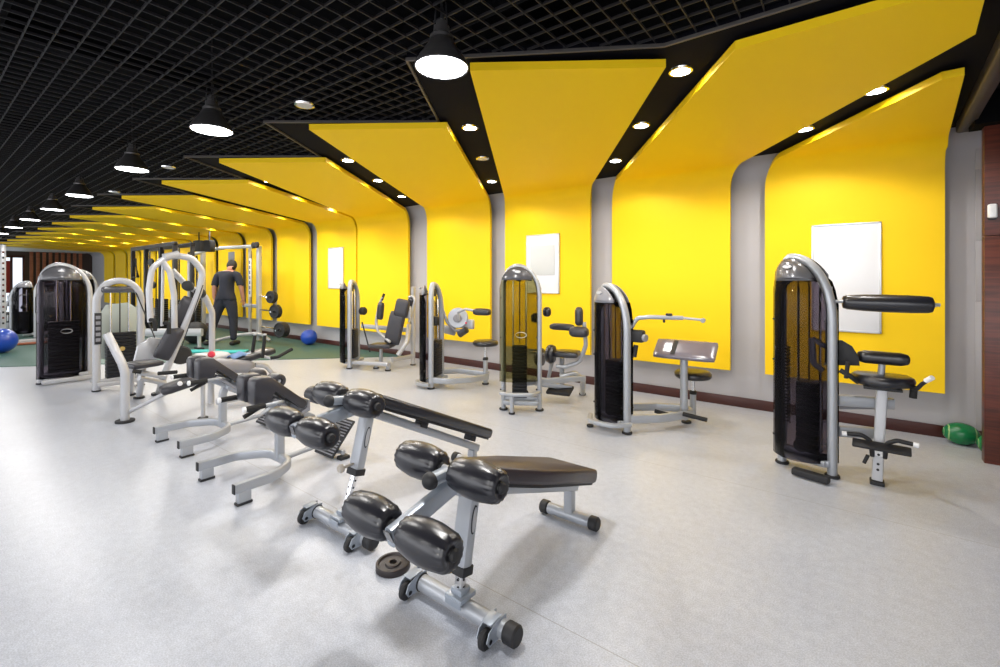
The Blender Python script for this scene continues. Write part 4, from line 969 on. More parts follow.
# ---------------------------------------------------------------- 5: chest fly machine
t = thing('chest_fly_machine', 'chest fly machine with upright padded arms and tall reclined back pad', 'exercise machine', (-6.88, 4.80, 0), 0, 'weight stack machines')
r_ = rel(t)
def q1(px, py, Y=5.15): return r_(pt(px, py, Y=Y))
tower(t, math.radians(128), 0.54, 1.51, 0.36, sd=-1, org=(0, 0), dep=0.11, bow=0.18, zb=0.10, ring=0, near=1, stackh=0.5, head=M_SHELL, head_h=0.16, shroud=M_SMOKE, faces=(1,))
b = MB(); b.beam([(0.12, -0.12, 0.09), (0.55, -0.10, 0.13), (0.86, 0.05, 0.12)], 0.07, 0.05, nrm=(0, 0, 1), fil=0.2, r=0.02); b.build('base_beam', M_LSILV, t)
b = MB(); b.beam([q1(362, 326, 5.3), q1(409, 330, 5.5)], 0.08, 0.06, nrm=(0, 0, 1), r=0.02); b.build('upper_beam', M_SILVER, t)
for px, py in ((376, 365), (388, 366)):
    p0 = q1(px, py, 4.9); b = MB(); b.tube([(p0.x, p0.y, 0.02), (p0.x+0.03, p0.y, 0.14)], 0.035, 12); b.build('leg', M_SILVER, t); foot_disc(t, p0.x, p0.y, 0.05)
p0 = q1(413, 365, 5.5); b = MB(); b.tube([(p0.x, p0.y, 0.02), (p0.x, p0.y, 1.0), (p0.x+0.06, p0.y-0.05, 1.38)], 0.04, 12, fil=0.2); b.build('rear_column', M_LSILV, t); foot_disc(t, p0.x, p0.y, 0.05)
b = MB(); b.beam([q1(392, 360, 5.0), q1(413, 356, 5.5)], 0.07, 0.06, nrm=(0, 0, 1), r=0.02); b.tube([q1(398, 355, 5.1), q1(407, 342, 5.2), q1(409, 325, 5.4)], 0.04, 12, fil=0.15); b.build('rear_frame', M_LSILV, t)
cushion(t, q1(382, 345.5, 4.98), (0.40, 0.30, 0.07), rz=0.5, name='seat', m=M_VINYLG, r=0.03)
b = MB(); b.tube([q1(381, 349, 5.0), q1(381, 362, 5.0)], 0.03, 12); b.build('seat_post', M_SILVER, t)
b = MB(); b.pad((0, 0, 0), (0.27, 0.10, 0.56), r=0.04); b.xf(Matrix.Translation(q1(395, 328, 5.1)) @ RZ(0.6) @ RY(0.22)); b.build('back_pad', M_VINYLG, t, angle=60)
b = MB(); b.pad((0, 0, 0), (0.24, 0.10, 0.30), r=0.045); b.xf(Matrix.Translation(q1(402, 308, 5.15)) @ RZ(0.6) @ RY(0.22)); b.build('head_pad', M_VINYLG, t, angle=60)
b = MB(); b.box(q1(407, 312, 5.25), (0.20, 0.05, 0.22), 0.03); b.build('back_shell', M_LSILV, t)
b = MB(); b.tube([q1(390, 342, 5.0), q1(378, 332, 5.0), q1(376, 322, 5.0), q1(379, 305, 5.0), q1(383, 297, 5.0)], 0.024, 12, fil=0.1); ar = b.build('fly_arm', M_LSILV, t)
b = MB(); b.pad((0, 0, 0), (0.11, 0.10, 0.30), r=0.04); b.xf(Matrix.Translation(q1(380.5, 311, 4.98)) @ RY(0.15)); b.build('arm_pad', M_VINYLG, t, angle=60)
b = MB(); b.tube([q1(382, 300, 5.0), q1(384, 294, 5.0)], 0.022, 12); b.build('grip', M_GRIP, t)
b = MB(); b.tube([q1(409, 322, 5.3), q1(415, 300, 5.3), q1(413, 296, 5.3), q1(409, 297, 5.3)], 0.022, 12, fil=0.06); b.build('fly_arm', M_LSILV, t)
b = MB(); b.pad((0, 0, 0), (0.13, 0.10, 0.20), r=0.04); b.xf(Matrix.Translation(q1(411, 303, 5.32)) @ RY(0.4)); b.build('arm_pad', M_VINYLG, t, angle=60)
b = MB(); b.tube([q1(362, 322, 4.9), q1(370, 352, 4.95)], 0.012, 10); b.build('pull_rod', M_CABLE, t)
b = MB(); b.cyl(q1(363, 311, 4.95), (1, 0, 0), 0.07, 0.12, 20, 0.03); b.build('cam_knob', M_RUBBER, t)
# ================================================================== LEFT SIDE MACHINES
# ---------------------------------------------------------------- dark tower with oval ring
t = thing('leg_curl_machine', 'dark smoked tower with an oval ring, leftmost of the near machines', 'exercise machine', (-9.25, 1.49, 0), 0, 'weight stack machines')
tower(t, math.radians(84), 0.60, 1.76, 0.44, sd=-1, apex=0.12, hs=0.30, dep=0.10, bow=0.13, zb=0.08, faces=(-1, 1), near=-1, ring=1, ringz=0.43, stackh=0.75, head=M_MSHELL, head_h=0.26, shroud=M_SMOKE, tw=0.07, sz1=0.14, frame=M_LSILV)
b = MB(); b.box((0.17, 0.0, 0.05), (0.06, 0.56, 0.06), 0.015); b.build('front_plinth', M_LSILV, t)
cushion(t, (-0.45, 0.45, 0.50), (0.45, 0.35, 0.08), name='seat', m=M_VINYL)
b = MB(); b.beam([(-0.1, 0.1, 0.15), (-0.45, 0.45, 0.15)], 0.07, 0.06, nrm=(0, 0, 1)); b.tube([(-0.45, 0.45, 0.0), (-0.45, 0.45, 0.46)], 0.035, 12); b.build('seat_frame', M_LSILV, t)

# ---------------------------------------------------------------- open arch machine
t = thing('seated_row_machine', 'machine with an open pale arch, black weight stack and long label on its left leg', 'exercise machine', (-8.05, 1.84, 0), 0, 'weight stack machines')
tower(t, math.radians(84), 0.56, 1.535, 0.30, apex=0.0, hs=0.28, dep=0.10, bow=0.08, zb=0.12, faces=(), stack=False, frame=M_LSILV, tw=0.085, td=0.09)
def q1(px, py, X=-8.0): return pt(px, py, X=X)-Vector(t.location)
b = MB()
for k in range(14): b.box((-0.05, 0.03, 0.14+0.047*k), (0.12, 0.32, 0.041), 0.003)
b.build('weight_stack', M_PLATE, t)
for sy in (-0.08, 0.12):
    b = MB(); b.tube([(-0.05, sy, 0.1), (-0.05, sy, 1.36)], 0.011, 10); b.build('guide_rod', M_CHROME, t)
b = MB(); b.tube([(-0.05, 0.02, 0.7), (-0.05, 0.02, 1.38)], 0.008, 8); b.tube([(0.03, 0.17, 1.36), (0.4, 0.30, 0.7)], 0.008, 8); b.build('cable', M_CABLE, t)
b = MB(); b.box((-0.02, 0, 1.37), (0.14, 0.40, 0.09), 0.03); b.build('pulley_housing', M_DSHELL, t)
b = MB(); b.cyl((0.03, 0.03, 0.55), (1, 0, 0), 0.03, 0.01, 16); b.build('selector_badge', mat('yellow_badge', (0.5, 0.35, 0.1), 0.4), t)
b = MB(); b.box((0.055, -0.235, 0.85), (0.006, 0.075, 0.42), 0.004); lb_ = b.build('exercise_label', M_RUBBER, t)
b = MB()
for k in range(5): b.box((0.060, -0.235, 0.70+0.075*k), (0.003, 0.05, 0.045), 0.002)
b.build('label_pictures', M_SHELL, lb_)
b = MB(); b.beam([(0.02, -0.24, 0.09), (0.02, 0.24, 0.09)], 0.06, 0.07, nrm=(0, 0, 1), r=0.02); b.beam([(-0.40, -0.2, 0.09), (0.02, -0.2, 0.09)], 0.06, 0.06, nrm=(0, 0, 1), r=0.02); b.beam([(-0.40, 0.2, 0.09), (0.02, 0.2, 0.09)], 0.06, 0.06, nrm=(0, 0, 1), r=0.02); b.build('base_frame', M_LSILV, t)
b = MB(); b.prism([(-0.18, 0.4), (-0.18, 1.0), (-0.1, 1.15), (0.15, 1.18), (0.30, 1.05), (0.36, 0.8), (0.30, 0.45)], (-0.22, 0, 0), (0, 1, 0), (0, 0, 1), 0.03, bev=0.01); b.build('rear_shell', mat('pale_green_shell', (0.42, 0.46, 0.42), 0.4), t)

# ---------------------------------------------------------------- seated press machine with tall bowed frame
t = thing('shoulder_press_machine', 'tall pale press machine with bowed tubes, hanging arms and black back pad', 'exercise machine', (-6.75, 1.95, 0), 0, 'weight stack machines')
def q1(px, py, X=-6.75): return pt(px, py, X=X)-Vector(t.location)
G = lambda px, py, z=0.02: pt(px, py, z=z)-Vector(t.location)
ft = G(159, 393)
b = MB(); b.tube([ft, q1(163, 378, -6.8), q1(199, 292, -6.7), q1(203, 272, -6.7), q1(192, 258, -6.7), q1(172, 255, -6.7), q1(160, 262, -6.75)], 0.040, 14, fil=0.16); b.build('main_bow', M_LSILV, t, angle=60)
b = MB(); b.beam([q1(164, 257, -6.7), q1(178, 254, -6.7)], 0.08, 0.12, nrm=(0, 0, 1), r=0.03); b.build('top_joint', M_LSILV, t)
b = MB(); b.cyl((ft.x, ft.y, 0.014), (0, 0, 1), 0.085, 0.028, 20); b.build('rubber_foot', M_RUBBER, t)
for pts_, nm in ((((164, 259), (152, 268), (149, 290), (150.5, 322)), 'press_arm'), (((163, 262), (170, 272), (174, 295), (174.5, 328)), 'press_arm')):
    b = MB(); b.tube([q1(*p, X=-6.6) for p in pts_], 0.033, 14, fil=0.14); pa = b.build(nm, M_LSILV, t, angle=60)
for (px, py) in ((153, 322), (167, 325)):
    b = MB(); b.tube([q1(px-3, py-2, -6.55), q1(px+2, py-2, -6.5), q1(px+2, py+9, -6.5)], 0.022, 12, fil=0.03); b.build('hand_grip', M_GRIP, t)
b = MB(); b.tube([q1(163, 265, -6.9), q1(162, 326, -6.9)], 0.018, 12); b.build('rear_arm_tube', M_LSILV, t)
b = MB(); b.tube([q1(172, 270, -7.0), q1(186, 285, -7.0), q1(205, 296, -7.0), q1(212, 312, -7.0), q1(212, 352, -7.0), ], 0.038, 14, fil=0.14); b.build('counter_frame', M_LSILV, t, angle=60)
for (px, py) in ((188, 286), (200, 293)):
    b = MB(); b.lathe(q1(px, py, -6.9), (1, -0.6, 0.2), [(0.03, -0.06), (0.065, -0.04), (0.065, 0.04), (0.03, 0.06)], 20); b.build('joint_roller', M_RUBBER, t)
b = MB(); b.pad((0, 0, 0), (0.08, 0.19, 0.42), r=0.035); b.xf(Matrix.Translation(q1(169, 343, -6.75)) @ RZ(-0.3) @ RX(-0.42)); b.build('lower_back_pad', M_VINYLG, t, angle=60)
b = MB(); b.pad((0, 0, 0), (0.08, 0.16, 0.38), r=0.035); b.xf(Matrix.Translation(q1(183, 311, -6.78)) @ RZ(-0.3) @ RX(-0.42)); b.build('upper_back_pad', M_VINYLG, t, angle=60)
b = MB(); b.prism([(-0.16, -0.12), (-0.12, 0.08), (0.0, 0.17), (0.14, 0.14), (0.16, -0.10)], q1(149, 351, -6.9), (0, 1, 0), (0, 0, 1), 0.05, bev=0.02); b.build('seat_shell', M_LSILV, t)
cushion(t, q1(143, 364, -6.55), (0.28, 0.32, 0.07), rz=0.2, name='seat', m=M_VINYLG)
for (px, py, px2, py2) in ((143, 368, 139, 396), (132, 366, 130, 393)):
    a_ = G(px2, py2, 0.03); b = MB(); b.tube([q1(px, py, -6.75), a_], 0.035, 12); b.build('seat_leg', M_LSILV, t)
    b = MB(); b.cyl((a_.x, a_.y, 0.012), (0, 0, 1), 0.06, 0.024, 16); b.build('rubber_foot', M_RUBBER, t)
b = MB(); b.tube([q1(139, 372, -6.6), q1(165, 377, -6.6)], 0.03, 12); b.tube([q1(139, 378, -6.7), q1(165, 383, -6.8)], 0.03, 12); b.build('seat_rails', M_LSILV, t)
for (a_, c_) in (((158, 373.5), (177, 372)), ((133, 371), (141, 372))):
    b = MB(); b.tube([q1(*a_, X=-6.4), q1(*c_, X=-6.4)], 0.022, 12); b.build('side_grip', M_GRIP, t)
b = MB(); b.tube([q1(203, 285, -6.6), q1(180, 352, -6.6)], 0.006, 8); b.build('cable', M_CABLE, t)
b = MB(); b.cyl(q1(181, 355, -6.9), (1, 0, 0), 0.12, 0.08, 24, 0.02); b.build('pulley_cover', M_RUBBER, t)

# ---------------------------------------------------------------- rowing style bench in front of it
fl = pt(125, 422, z=0.0)
t = thing('decline_lever_bench', 'pale bench with upright hooked front post and long black pad near the floor', 'exercise bench', (fl.x, fl.y, 0))
def q1(px, py, X): return pt(px, py, X=X)-Vector(t.location)
b = MB(); b.tube([(0, 0, 0.02), (0, 0, 0.52), (-0.02, -0.02, 0.62), q1(107, 334, -6.25)], 0.040, 14, fil=0.14); b.build('front_post', M_LSILV, t, angle=60)
b = MB(); b.cyl((0, 0, 0.012), (0, 0, 1), 0.085, 0.024, 24); b.build('rubber_foot', M_RUBBER, t)
b = MB(); b.tube([(0, 0.03, 0.10), q1(160, 396, -5.75), q1(205, 376, -5.6)], 0.022, 12); b.build('lower_rail', M_LSILV, t)
A, B_ = q1(167, 389, -5.6), q1(203, 377, -5.55); d = (B_-A); L = d.length
b = MB(); b.pad((0, 0, 0), (0.24, L+0.12, 0.09), r=0.042); b.xf(Matrix.Translation((A+B_)/2) @ RZ(math.atan2(d.y, d.x)-PI/2) @ RX(math.atan2(d.z, math.hypot(d.x, d.y)))); b.build('pad', M_VINYLG, t, angle=60)
b = MB(); b.cyl(q1(180, 383.5, -5.44), (1, -0.2, 0), 0.022, 0.03, 14); b.build('side_bolt', M_WHITE, t)
rl = q1(205, 400, -5.5); rl.z = 0
b = MB(); b.tube([(B_.x, B_.y, B_.z-0.02), (B_.x, B_.y, 0.02)], 0.022, 12); b.build('rear_leg', M_LSILV, t)
b = MB(); b.cyl((B_.x, B_.y, 0.012), (0, 0, 1), 0.05, 0.024, 16); b.build('rubber_foot', M_RUBBER, t)

# ---------------------------------------------------------------- abdominal crunch bench behind the back extensions
t = thing('crunch_machine', 'crunch machine with upright black handles, blue towel pad and a red knob', 'exercise machine', (-5.95, 2.55, 0), 0, 'weight stack machines')
def q1(px, py, X=-5.9): return pt(px, py, X=X)-Vector(t.location)
b = MB(); b.tube([q1(212, 352, -6.1), q1(211, 372, -6.1), (q1(211, 372, -6.1).x, q1(211, 372, -6.1).y, 0.02)], 0.035, 12); b.build('front_post', M_LSILV, t)
p_ = q1(211, 358, -6.1); b = MB(); b.pad(p_, (0.30, 0.36, 0.13), rot=RZ(0.2), r=0.06); b.build('front_shell', M_LSILV, t, angle=60)
b = MB(); b.lathe(q1(211.5, 354.5, -5.95), (1, -0.3, 0.4), [(0.01, -0.03), (0.032, -0.02), (0.04, 0.005), (0.03, 0.028), (0.008, 0.036)], 20); b.build('red_knob', M_RED, t)
b = MB(); b.pad(q1(232, 366, -5.8), (0.22, 0.50, 0.16), rot=RZ(0.2) @ RX(-0.2), r=0.07); b.build('body_shell', M_SHELL, t, angle=60)
A, B_ = q1(240, 359, -5.9), q1(268, 351, -5.9); d = B_-A
b = MB(); b.pad((0, 0, 0), (0.26, d.length+0.1, 0.085), r=0.035); b.xf(Matrix.Translation((A+B_)/2) @ RZ(math.atan2(d.y, d.x)-PI/2) @ RX(math.atan2(d.z, math.hypot(d.x, d.y)))); b.build('seat_pad', M_VINYL, t, angle=60)
for (a_, c_, X) in (((252.5, 352), (255, 335), -5.9), ((262.5, 358), (265, 335), -5.7)):
    b = MB(); b.tube([q1(*a_, X=X), q1(*c_, X=X)], 0.020, 12); h_ = b.build('upright_handle', M_GRIP, t)
    b = MB(); b.cyl(q1(c_[0], c_[1]-0.5, X=X), (0, 0, 1), 0.021, 0.02, 12); b.build('handle_end', M_LSILV, h_)
b = MB(); b.tube([q1(271, 358, -5.6), q1(278, 357, -5.6), q1(292, 349, -5.6)], 0.021, 12); b.build('side_handle', M_GRIP, t)
b = MB(); b.tube([q1(262, 356, -5.75), q1(274, 359, -5.65), q1(279, 357, -5.6)], 0.017, 12); b.build('handle_bracket', M_LSILV, t)
b = MB(); b.tube([q1(255, 365, -5.8), q1(266, 366, -5.8), q1(273, 374, -5.8), q1(276, 384, -5.8)], 0.028, 12, fil=0.1); b.build('rear_bow', M_LSILV, t)
cr = q1(250, 362, -5.8)
b = MB(); b.tube([(0.05, 0.1, 0.38), (0.05, 0.1, 0.02)], 0.035, 12); b.beam([(0.05, -0.3, 0.07), (0.05, 0.5, 0.07)], 0.06, 0.06, nrm=(0, 0, 1)); b.build('base_frame', M_LSILV, t)
tw_ = MB(); rows = []
for i in range(9):
    r = []
    for j in range(7):
        p = A.lerp(B_, -0.35+i*0.085)+V(0.03*(j-3), -0.0, 0.070+0.03*math.sin(i*0.6)*(1 if i > 3 else 0.4)-0.004*(j-3)**2)
        r.append(p)
    rows.append(r)
tw_.grid(rows); o = tw_.build('towel', M_TOWEL, None, angle=80, thick=0.012); o.location = t.location; tag(o, 'folded blue towel lying on the crunch machine pad', 'towel')

# ================================================================== FREE WEIGHT ZONE
# ---------------------------------------------------------------- cable machine
c0 = pt(258, 341, z=0.012)
t = thing('cable_machine', 'tall white cable machine with curved feet behind the standing person', 'exercise machine', (c0.x, c0.y, 0.012), 0)
Xc = c0.x
def q1(px, py, X=None, Y=None):
    return (pt(px, py, Y=Y if Y else c0.y) if X is None else pt(px, py, X=X))-Vector(t.location)
HT = 2.32
for (px, ww, m_) in ((259, 0.13, M_LSILV), (250, 0.09, M_LSILV), (203, 0.16, M_LSILV), (189, 0.10, M_LSILV)):
    Yc_ = c0.y+(0.25 if px in (250, 203) else 0)
    p = pt(px, 330, Y=Yc_)-Vector(t.location)
    b = MB(); b.beam([(p.x, p.y, 0.03), (p.x, p.y, HT)], ww*0.7, ww, nrm=(0, 1, 0), r=0.02); up_ = b.build('upright', m_, t)
pL, pR = pt(190, 330, Y=c0.y)-Vector(t.location), pt(258, 330, Y=c0.y)-Vector(t.location)
b = MB(); b.beam([(pL.x, pL.y, HT-0.08), (pL.x+0.35, pL.y, HT-0.06), ((pL.x*0.7+pR.x*0.3), pL.y, HT+0.02), ((pL.x+pR.x)/2+0.3, pL.y, HT+0.04), (pR.x, pR.y, HT)], 0.09, 0.09, nrm=(0, 1, 0), fil=0.2, r=0.03); b.build('top_bow', M_LSILV, t)
for dx in (-0.14, 0.10):
    b = MB(); b.cyl((pR.x+dx*0.7, pR.y-0.06, HT+0.02), (0, 1, 0), 0.075, 0.06, 20); b.build('pulley', M_RUBBER, t)
b = MB(); b.cyl((pL.x+0.15, pL.y-0.06, HT-0.06), (0, 1, 0), 0.07, 0.06, 20); b.build('pulley', M_RUBBER, t)
b = MB()
for k in range(18): b.box((pL.x+0.22, pL.y+0.12, 0.15+0.05*k), (0.20, 0.12, 0.043), 0.003)
b.build('weight_stack', M_PLATE, t)
b = MB(); b.box((pL.x+0.22, pL.y+0.10, 1.45), (0.14, 0.02, 1.55), 0.004); b.build('stack_cover', M_SMOKEL, t)
b = MB(); b.box(((pL.x+pR.x)/2-0.05, pL.y+0.30, 1.35), (0.36, 0.03, 1.85), 0.01); b.build('back_panel', mat('grey_blue_panel', (0.20, 0.21, 0.26), 0.4), t)
for sx in (pL.x, pR.x):
    b = MB(); b.tube([(sx-0.50, -0.75, 0.045), (sx-0.25, -0.35, 0.16), (sx+0.05, -0.06, 0.20), (sx+0.30, 0.0, 0.15), (sx+0.50, 0.05, 0.045)], 0.038, 12, fil=0.2); b.build('curved_foot', M_LSILV, t, angle=60)
b = MB(); b.box((pR.x-0.30, pR.y-0.05, 1.55), (0.10, 0.02, 0.95), 0.004); pl_ = b.build('exercise_chart', M_WHITE, t)
b = MB()
for k in range(7): b.box((pR.x-0.30, pR.y-0.062, 1.18+0.125*k), (0.065, 0.004, 0.085), 0.002)
b.build('chart_pictures', mat('chart_blue', (0.12, 0.16, 0.32), 0.5), pl_)
b = MB(); b.tube([(pL.x+0.3, pL.y-0.1, 0.8), (pL.x+0.3, pL.y-0.1, 2.2)], 0.006, 8); b.tube([(pR.x-0.1, pR.y-0.1, 0.7), (pR.x-0.1, pR.y-0.1, 2.2)], 0.006, 8); b.build('cable', M_CABLE, t)
b = MB(); b.box((pR.x-0.35, pR.y, 0.85), (0.9, 0.07, 0.09), 0.02); b.build('cross_beam', M_LSILV, t)
# plate storage pegs and plates
for k, (px, py) in enumerate(((272, 297), (276, 311.5), (281, 330))):
    P_ = pt(px, py, Y=c0.y-0.15+0.05*k)-Vector(t.location)
    b = MB(); b.tube([(pR.x, pR.y, P_.z), (P_.x-0.05, P_.y+0.05, P_.z), (P_.x+0.02, P_.y-0.14, P_.z)], 0.020, 10); b.build('storage_peg', M_CHROME, t)
    for j in range(2 if k < 2 else 3):
        o = weight_plate(None, (0, 0, 0), (0.25, -1, 0), 0.140+0.015*k, 0.05, 0.028)
        o.location = Vector(t.location)+P_+V(-0.013*j, 0.055*j-0.03, 0)*1.0
        tag(o, 'black barbell plate, %s on the %s storage peg of the cable machine' % (('front', 'middle', 'rear')[j if k == 2 or j == 0 else 2], ('top', 'middle', 'lowest')[k]), 'weight plate', 'barbell plates on the storage pegs')

# ---------------------------------------------------------------- power rack and multi station further back
def rack(px_list, Y, H, label, extra=0.36, col=None):
    p0 = pt(px_list[0], 300, Y=Y); t = thing('power_rack', label, 'weight rack', (p0.x, Y, 0.012), 0)
    xs = [pt(px, 300, Y=Y).x-p0.x for px in px_list]
    for i, x in enumerate(xs):
        b = MB(); b.box((x, 0, H/2), (0.10, 0.09, H), 0.01); u = b.build('upright', col or M_DSHELL, t)
        b = MB(); b.box((x, extra, H/2), (0.08, 0.08, H), 0.01); b.build('upright', col or M_DSHELL, t)
    b = MB(); b.box(((xs[0]+xs[-1])/2, 0, H), (abs(xs[-1]-xs[0])+0.1, 0.09, 0.10), 0.01); b.box(((xs[0]+xs[-1])/2, extra, H), (abs(xs[-1]-xs[0])+0.1, 0.09, 0.10), 0.01); b.build('top_beam', col or M_DSHELL, t)
    b = MB(); b.box(((xs[0]+xs[-1])/2, 0.0, 0.06), (abs(xs[-1]-xs[0])+0.2, 0.10, 0.11), 0.02); b.build('base_beam', M_LSILV, t)
    for i in range(len(xs)-1):
        b = MB(); n = 16
        for k in range(n): b.box(((xs[i]+xs[i+1])/2, 0.18, 0.15+0.055*k), (abs(xs[i+1]-xs[i])*0.4, 0.16, 0.048), 0.003)
        b.build('weight_stack', M_PLATE, t)
        b = MB()
        for s_ in (-1, 1): b.tube([((xs[i]+xs[i+1])/2+s_*0.09, 0.18, 0.1), ((xs[i]+xs[i+1])/2+s_*0.09, 0.18, H)], 0.012, 8)
        b.build('guide_rods', M_CHROME, t)
    return t, xs
t, xs = rack([133, 146, 161, 175], 3.95, 2.35, 'dark multi-station rack with several upright posts left of the standing person', col=M_PLATE)
for k, (px, py) in enumerate(((151, 262), (153, 285), (146, 300), (150, 315))):
    P_ = pt(px, py, Y=3.86)-Vector(t.location); b = MB(); b.cyl(P_, (0.3, -1, 0), 0.09, 0.05, 18); b.build('pulley', M_RUBBER, t)
b = MB(); q = pt(135, 268, Y=3.85)-Vector(t.location)
b.tube([q+V(-0.25, 0, -0.25), q+V(0, 0, 0.25), q+V(0.25, 0, -0.25), q+V(-0.25, 0, -0.25)], 0.02, 8); b.build('triangle_handle', M_RUBBER, t)
# low white frame in front of the rack
a0, a1 = pt(133, 349, z=0.012), pt(205, 349, z=0.012)
t = thing('flat_bench_frame', 'low pale steel frame running along the green floor behind the press machine', 'bench frame', (a0.x, a0.y, 0.012))
d = a1-a0
b = MB(); b.beam([(0, 0, 0.36), (d.x*0.96, d.y*0.96, 0.36)], 0.16, 0.09, nrm=(0, 0, 1), r=0.03); b.build('long_beam', M_LSILV, t)
for f in (0.05, 0.5, 0.92):
    b = MB(); b.beam([(d.x*f, d.y*f, 0.0), (d.x*f, d.y*f, 0.32)], 0.07, 0.07, nrm=(1, 0, 0), r=0.02); b.build('leg', M_LSILV, t)
    b = MB(); b.box((d.x*f, d.y*f, 0.02), (0.30, 0.10, 0.04), 0.01); b.build('foot', M_RUBBER, t)
# perforated rack post at far left edge and machines beyond it
a0 = pt(3, 345, z=0.012)
t = thing('squat_rack_post', 'perforated pale rack upright at the left edge above the blue ball', 'weight rack', (a0.x, a0.y, 0.012))
b = MB(); b.box((0, 0, 1.15), (0.09, 0.09, 2.3), 0.008); u_ = b.build('upright', M_LSILV, t)
for k in range(14):
    b = MB(); b.box((0.046, 0.0, 0.5+0.125*k), (0.004, 0.035, 0.045), 0.002); b.build('slot', mat('red_brown_slot', (0.12, 0.03, 0.02), 0.5) if k % 2 else M_RUBBER, u_)
b = MB(); b.box((0, 0.4, 0.05), (0.10, 1.2, 0.09), 0.01); b.build('base', M_LSILV, t)
def find(nm): return [o for o in bpy.data.objects if o.name == nm][0]
for src, (x, y, rz, sc), lb in (('torso_rotation_machine', (-17.3, 1.95, 2.6, 1.0), 'distant pale machine at the far left, beside the rack post'),
                                ('seated_row_machine', (-16.6, 2.35, 0.1, 1.0), 'distant open arch machine far behind the dark smoked tower'),
                                ('chest_fly_machine', (-18.0, 2.9, 2.9, 1.0), 'distant fly machine far behind the big blue ball'),
                                ('leg_curl_machine', (-15.2, 2.75, 0.2, 0.95), 'dark shrouded tower seen just behind the near smoked tower')):
    c = copy_tree(find(src)); c.location = (x, y, 0.012); c.rotation_euler = (0, 0, rz); c['label'] = lb; c['group'] = 'distant machines'
# long barbell on floor far left
a0 = pt(26, 343, z=0.05); 
b = MB(); b.tube([(0, -0.5, 0), (0.2, 0.7, 0)], 0.03, 10); o = b.build('wooden_bar', mat('red_wood_bar', (0.30, 0.09, 0.04), 0.5), None); o.location = (a0.x, a0.y, 0.045); tag(o, 'red-brown bar lying on the green floor beside the big blue ball', 'bar')
# speakers
for k, (px, lb) in enumerate(((199, 'left black loudspeaker hanging near the wall above the rack'), (209.5, 'right black loudspeaker hanging near the wall above the rack'))):
    p = pt(px, 246, Y=4.9); t = thing('loudspeaker', lb, 'speaker', tuple(p), 0.5, 'hanging loudspeakers')
    b = MB(); b.box((0, 0, 0), (0.22, 0.18, 0.30), 0.03); b.build('cabinet', M_RUBBER, t)
    b = MB(); b.box((0, -0.093, 0), (0.19, 0.008, 0.27), 0.01); b.build('grille', M_GRIP, t)
    b = MB(); b.tube([(0, 0, 0.15), (0, 0, ZP-p.z-0.005)], 0.015, 8); b.build('bracket', M_RUBBER, t)
# step mats
for k, (px, py, rz, lb) in enumerate(((201, 351, 0.4, 'turquoise foam mat on the green floor, the left one behind the white post'), (230, 351.5, 0.9, 'turquoise foam mat on the green floor, the one at the feet of the person'))):
    p = pt(px, py, z=0.03); b = MB(); b.box((0, 0, 0), (0.62, 0.30, 0.03), 0.01); o = b.build('foam_mat', M_CYAN, None); o.location = (p.x, p.y, 0.028); o.rotation_euler = (0, 0, TH+rz*0.2); tag(o, lb, 'mat', 'turquoise mats')
p = pt(203, 336, z=0.25); b = MB(); pr = [(0.26*math.sin(PI*k/16), -0.26*math.cos(PI*k/16)) for k in range(17)]; b.lathe((0, 0, 0), (0, 0, 1), pr, 28); o = b.build('gym_bag', M_RUBBER, None, angle=80); p = pt(205, 343.5, z=0.012); o.location = (p.x-0.25, p.y-0.1, 0.26); o.scale = (1.3, 1, 1); tag(o, 'black round gym bag on the green floor behind the white post', 'bag')

# ================================================================== THE PERSON
pf = pt(226, 345, z=0.012)
HS = 1.14
t = thing('person', 'person in dark t-shirt and trousers, seen from behind at the cable machine', 'person', (pf.x, pf.y, 0.012), TH)
def skin_body(name, joints, edges, m, parent, sub=2, root=0):
    me = bpy.data.meshes.new(name); me.from_pydata([j[:3] for j in joints], edges, []); o = bpy.data.objects.new(name, me); COL.objects.link(o); o.parent = parent
    sk = o.modifiers.new('skin', 'SKIN'); sk.use_smooth_shade = True
    for i, j in enumerate(joints):
        r = j[3]; me.skin_vertices[0].data[i].radius = (r if not isinstance(r, tuple) else r[0], r if not isinstance(r, tuple) else r[1]); me.skin_vertices[0].data[i].use_root = (i == root)
    md = o.modifiers.new('sub', 'SUBSURF'); md.levels = sub; md.render_levels = sub
    me.materials.append(m); return o
# body (local: x to the right of the picture, y away from the camera, z up)
J = [(0, 0, 0.95, (0.15, 0.10)), (0.005, 0.0, 1.12, (0.135, 0.095)), (0.01, 0.03, 1.32, (0.17, 0.11)), (0.01, 0.06, 1.43, (0.12, 0.085)), (0.01, 0.09, 1.51, 0.055), (0.01, 0.13, 1.60, (0.075, 0.09)), (0.01, 0.14, 1.68, (0.068, 0.085)),
     (-0.19, 0.05, 1.40, 0.062), (-0.27, 0.06, 1.18, 0.048), (-0.30, 0.10, 0.97, 0.035), (-0.30, 0.12, 0.90, (0.022, 0.036)),
     (0.21, 0.05, 1.40, 0.062), (0.28, 0.04, 1.17, 0.048), (0.27, 0.12, 0.95, 0.035), (0.27, 0.14, 0.88, (0.022, 0.036)),
     (-0.12, 0, 0.86, 0.10), (-0.24, 0.02, 0.50, 0.07), (-0.36, 0.0, 0.10, 0.045), (0.11, 0, 0.86, 0.10), (0.14, 0.02, 0.49, 0.07), (0.15, 0.0, 0.10, 0.045)]
E_ = [(0, 1), (1, 2), (2, 3), (3, 4), (4, 5), (5, 6), (3, 7), (7, 8), (8, 9), (9, 10), (3, 11), (11, 12), (12, 13), (13, 14), (0, 15), (15, 16), (16, 17), (0, 18), (18, 19), (19, 20)]
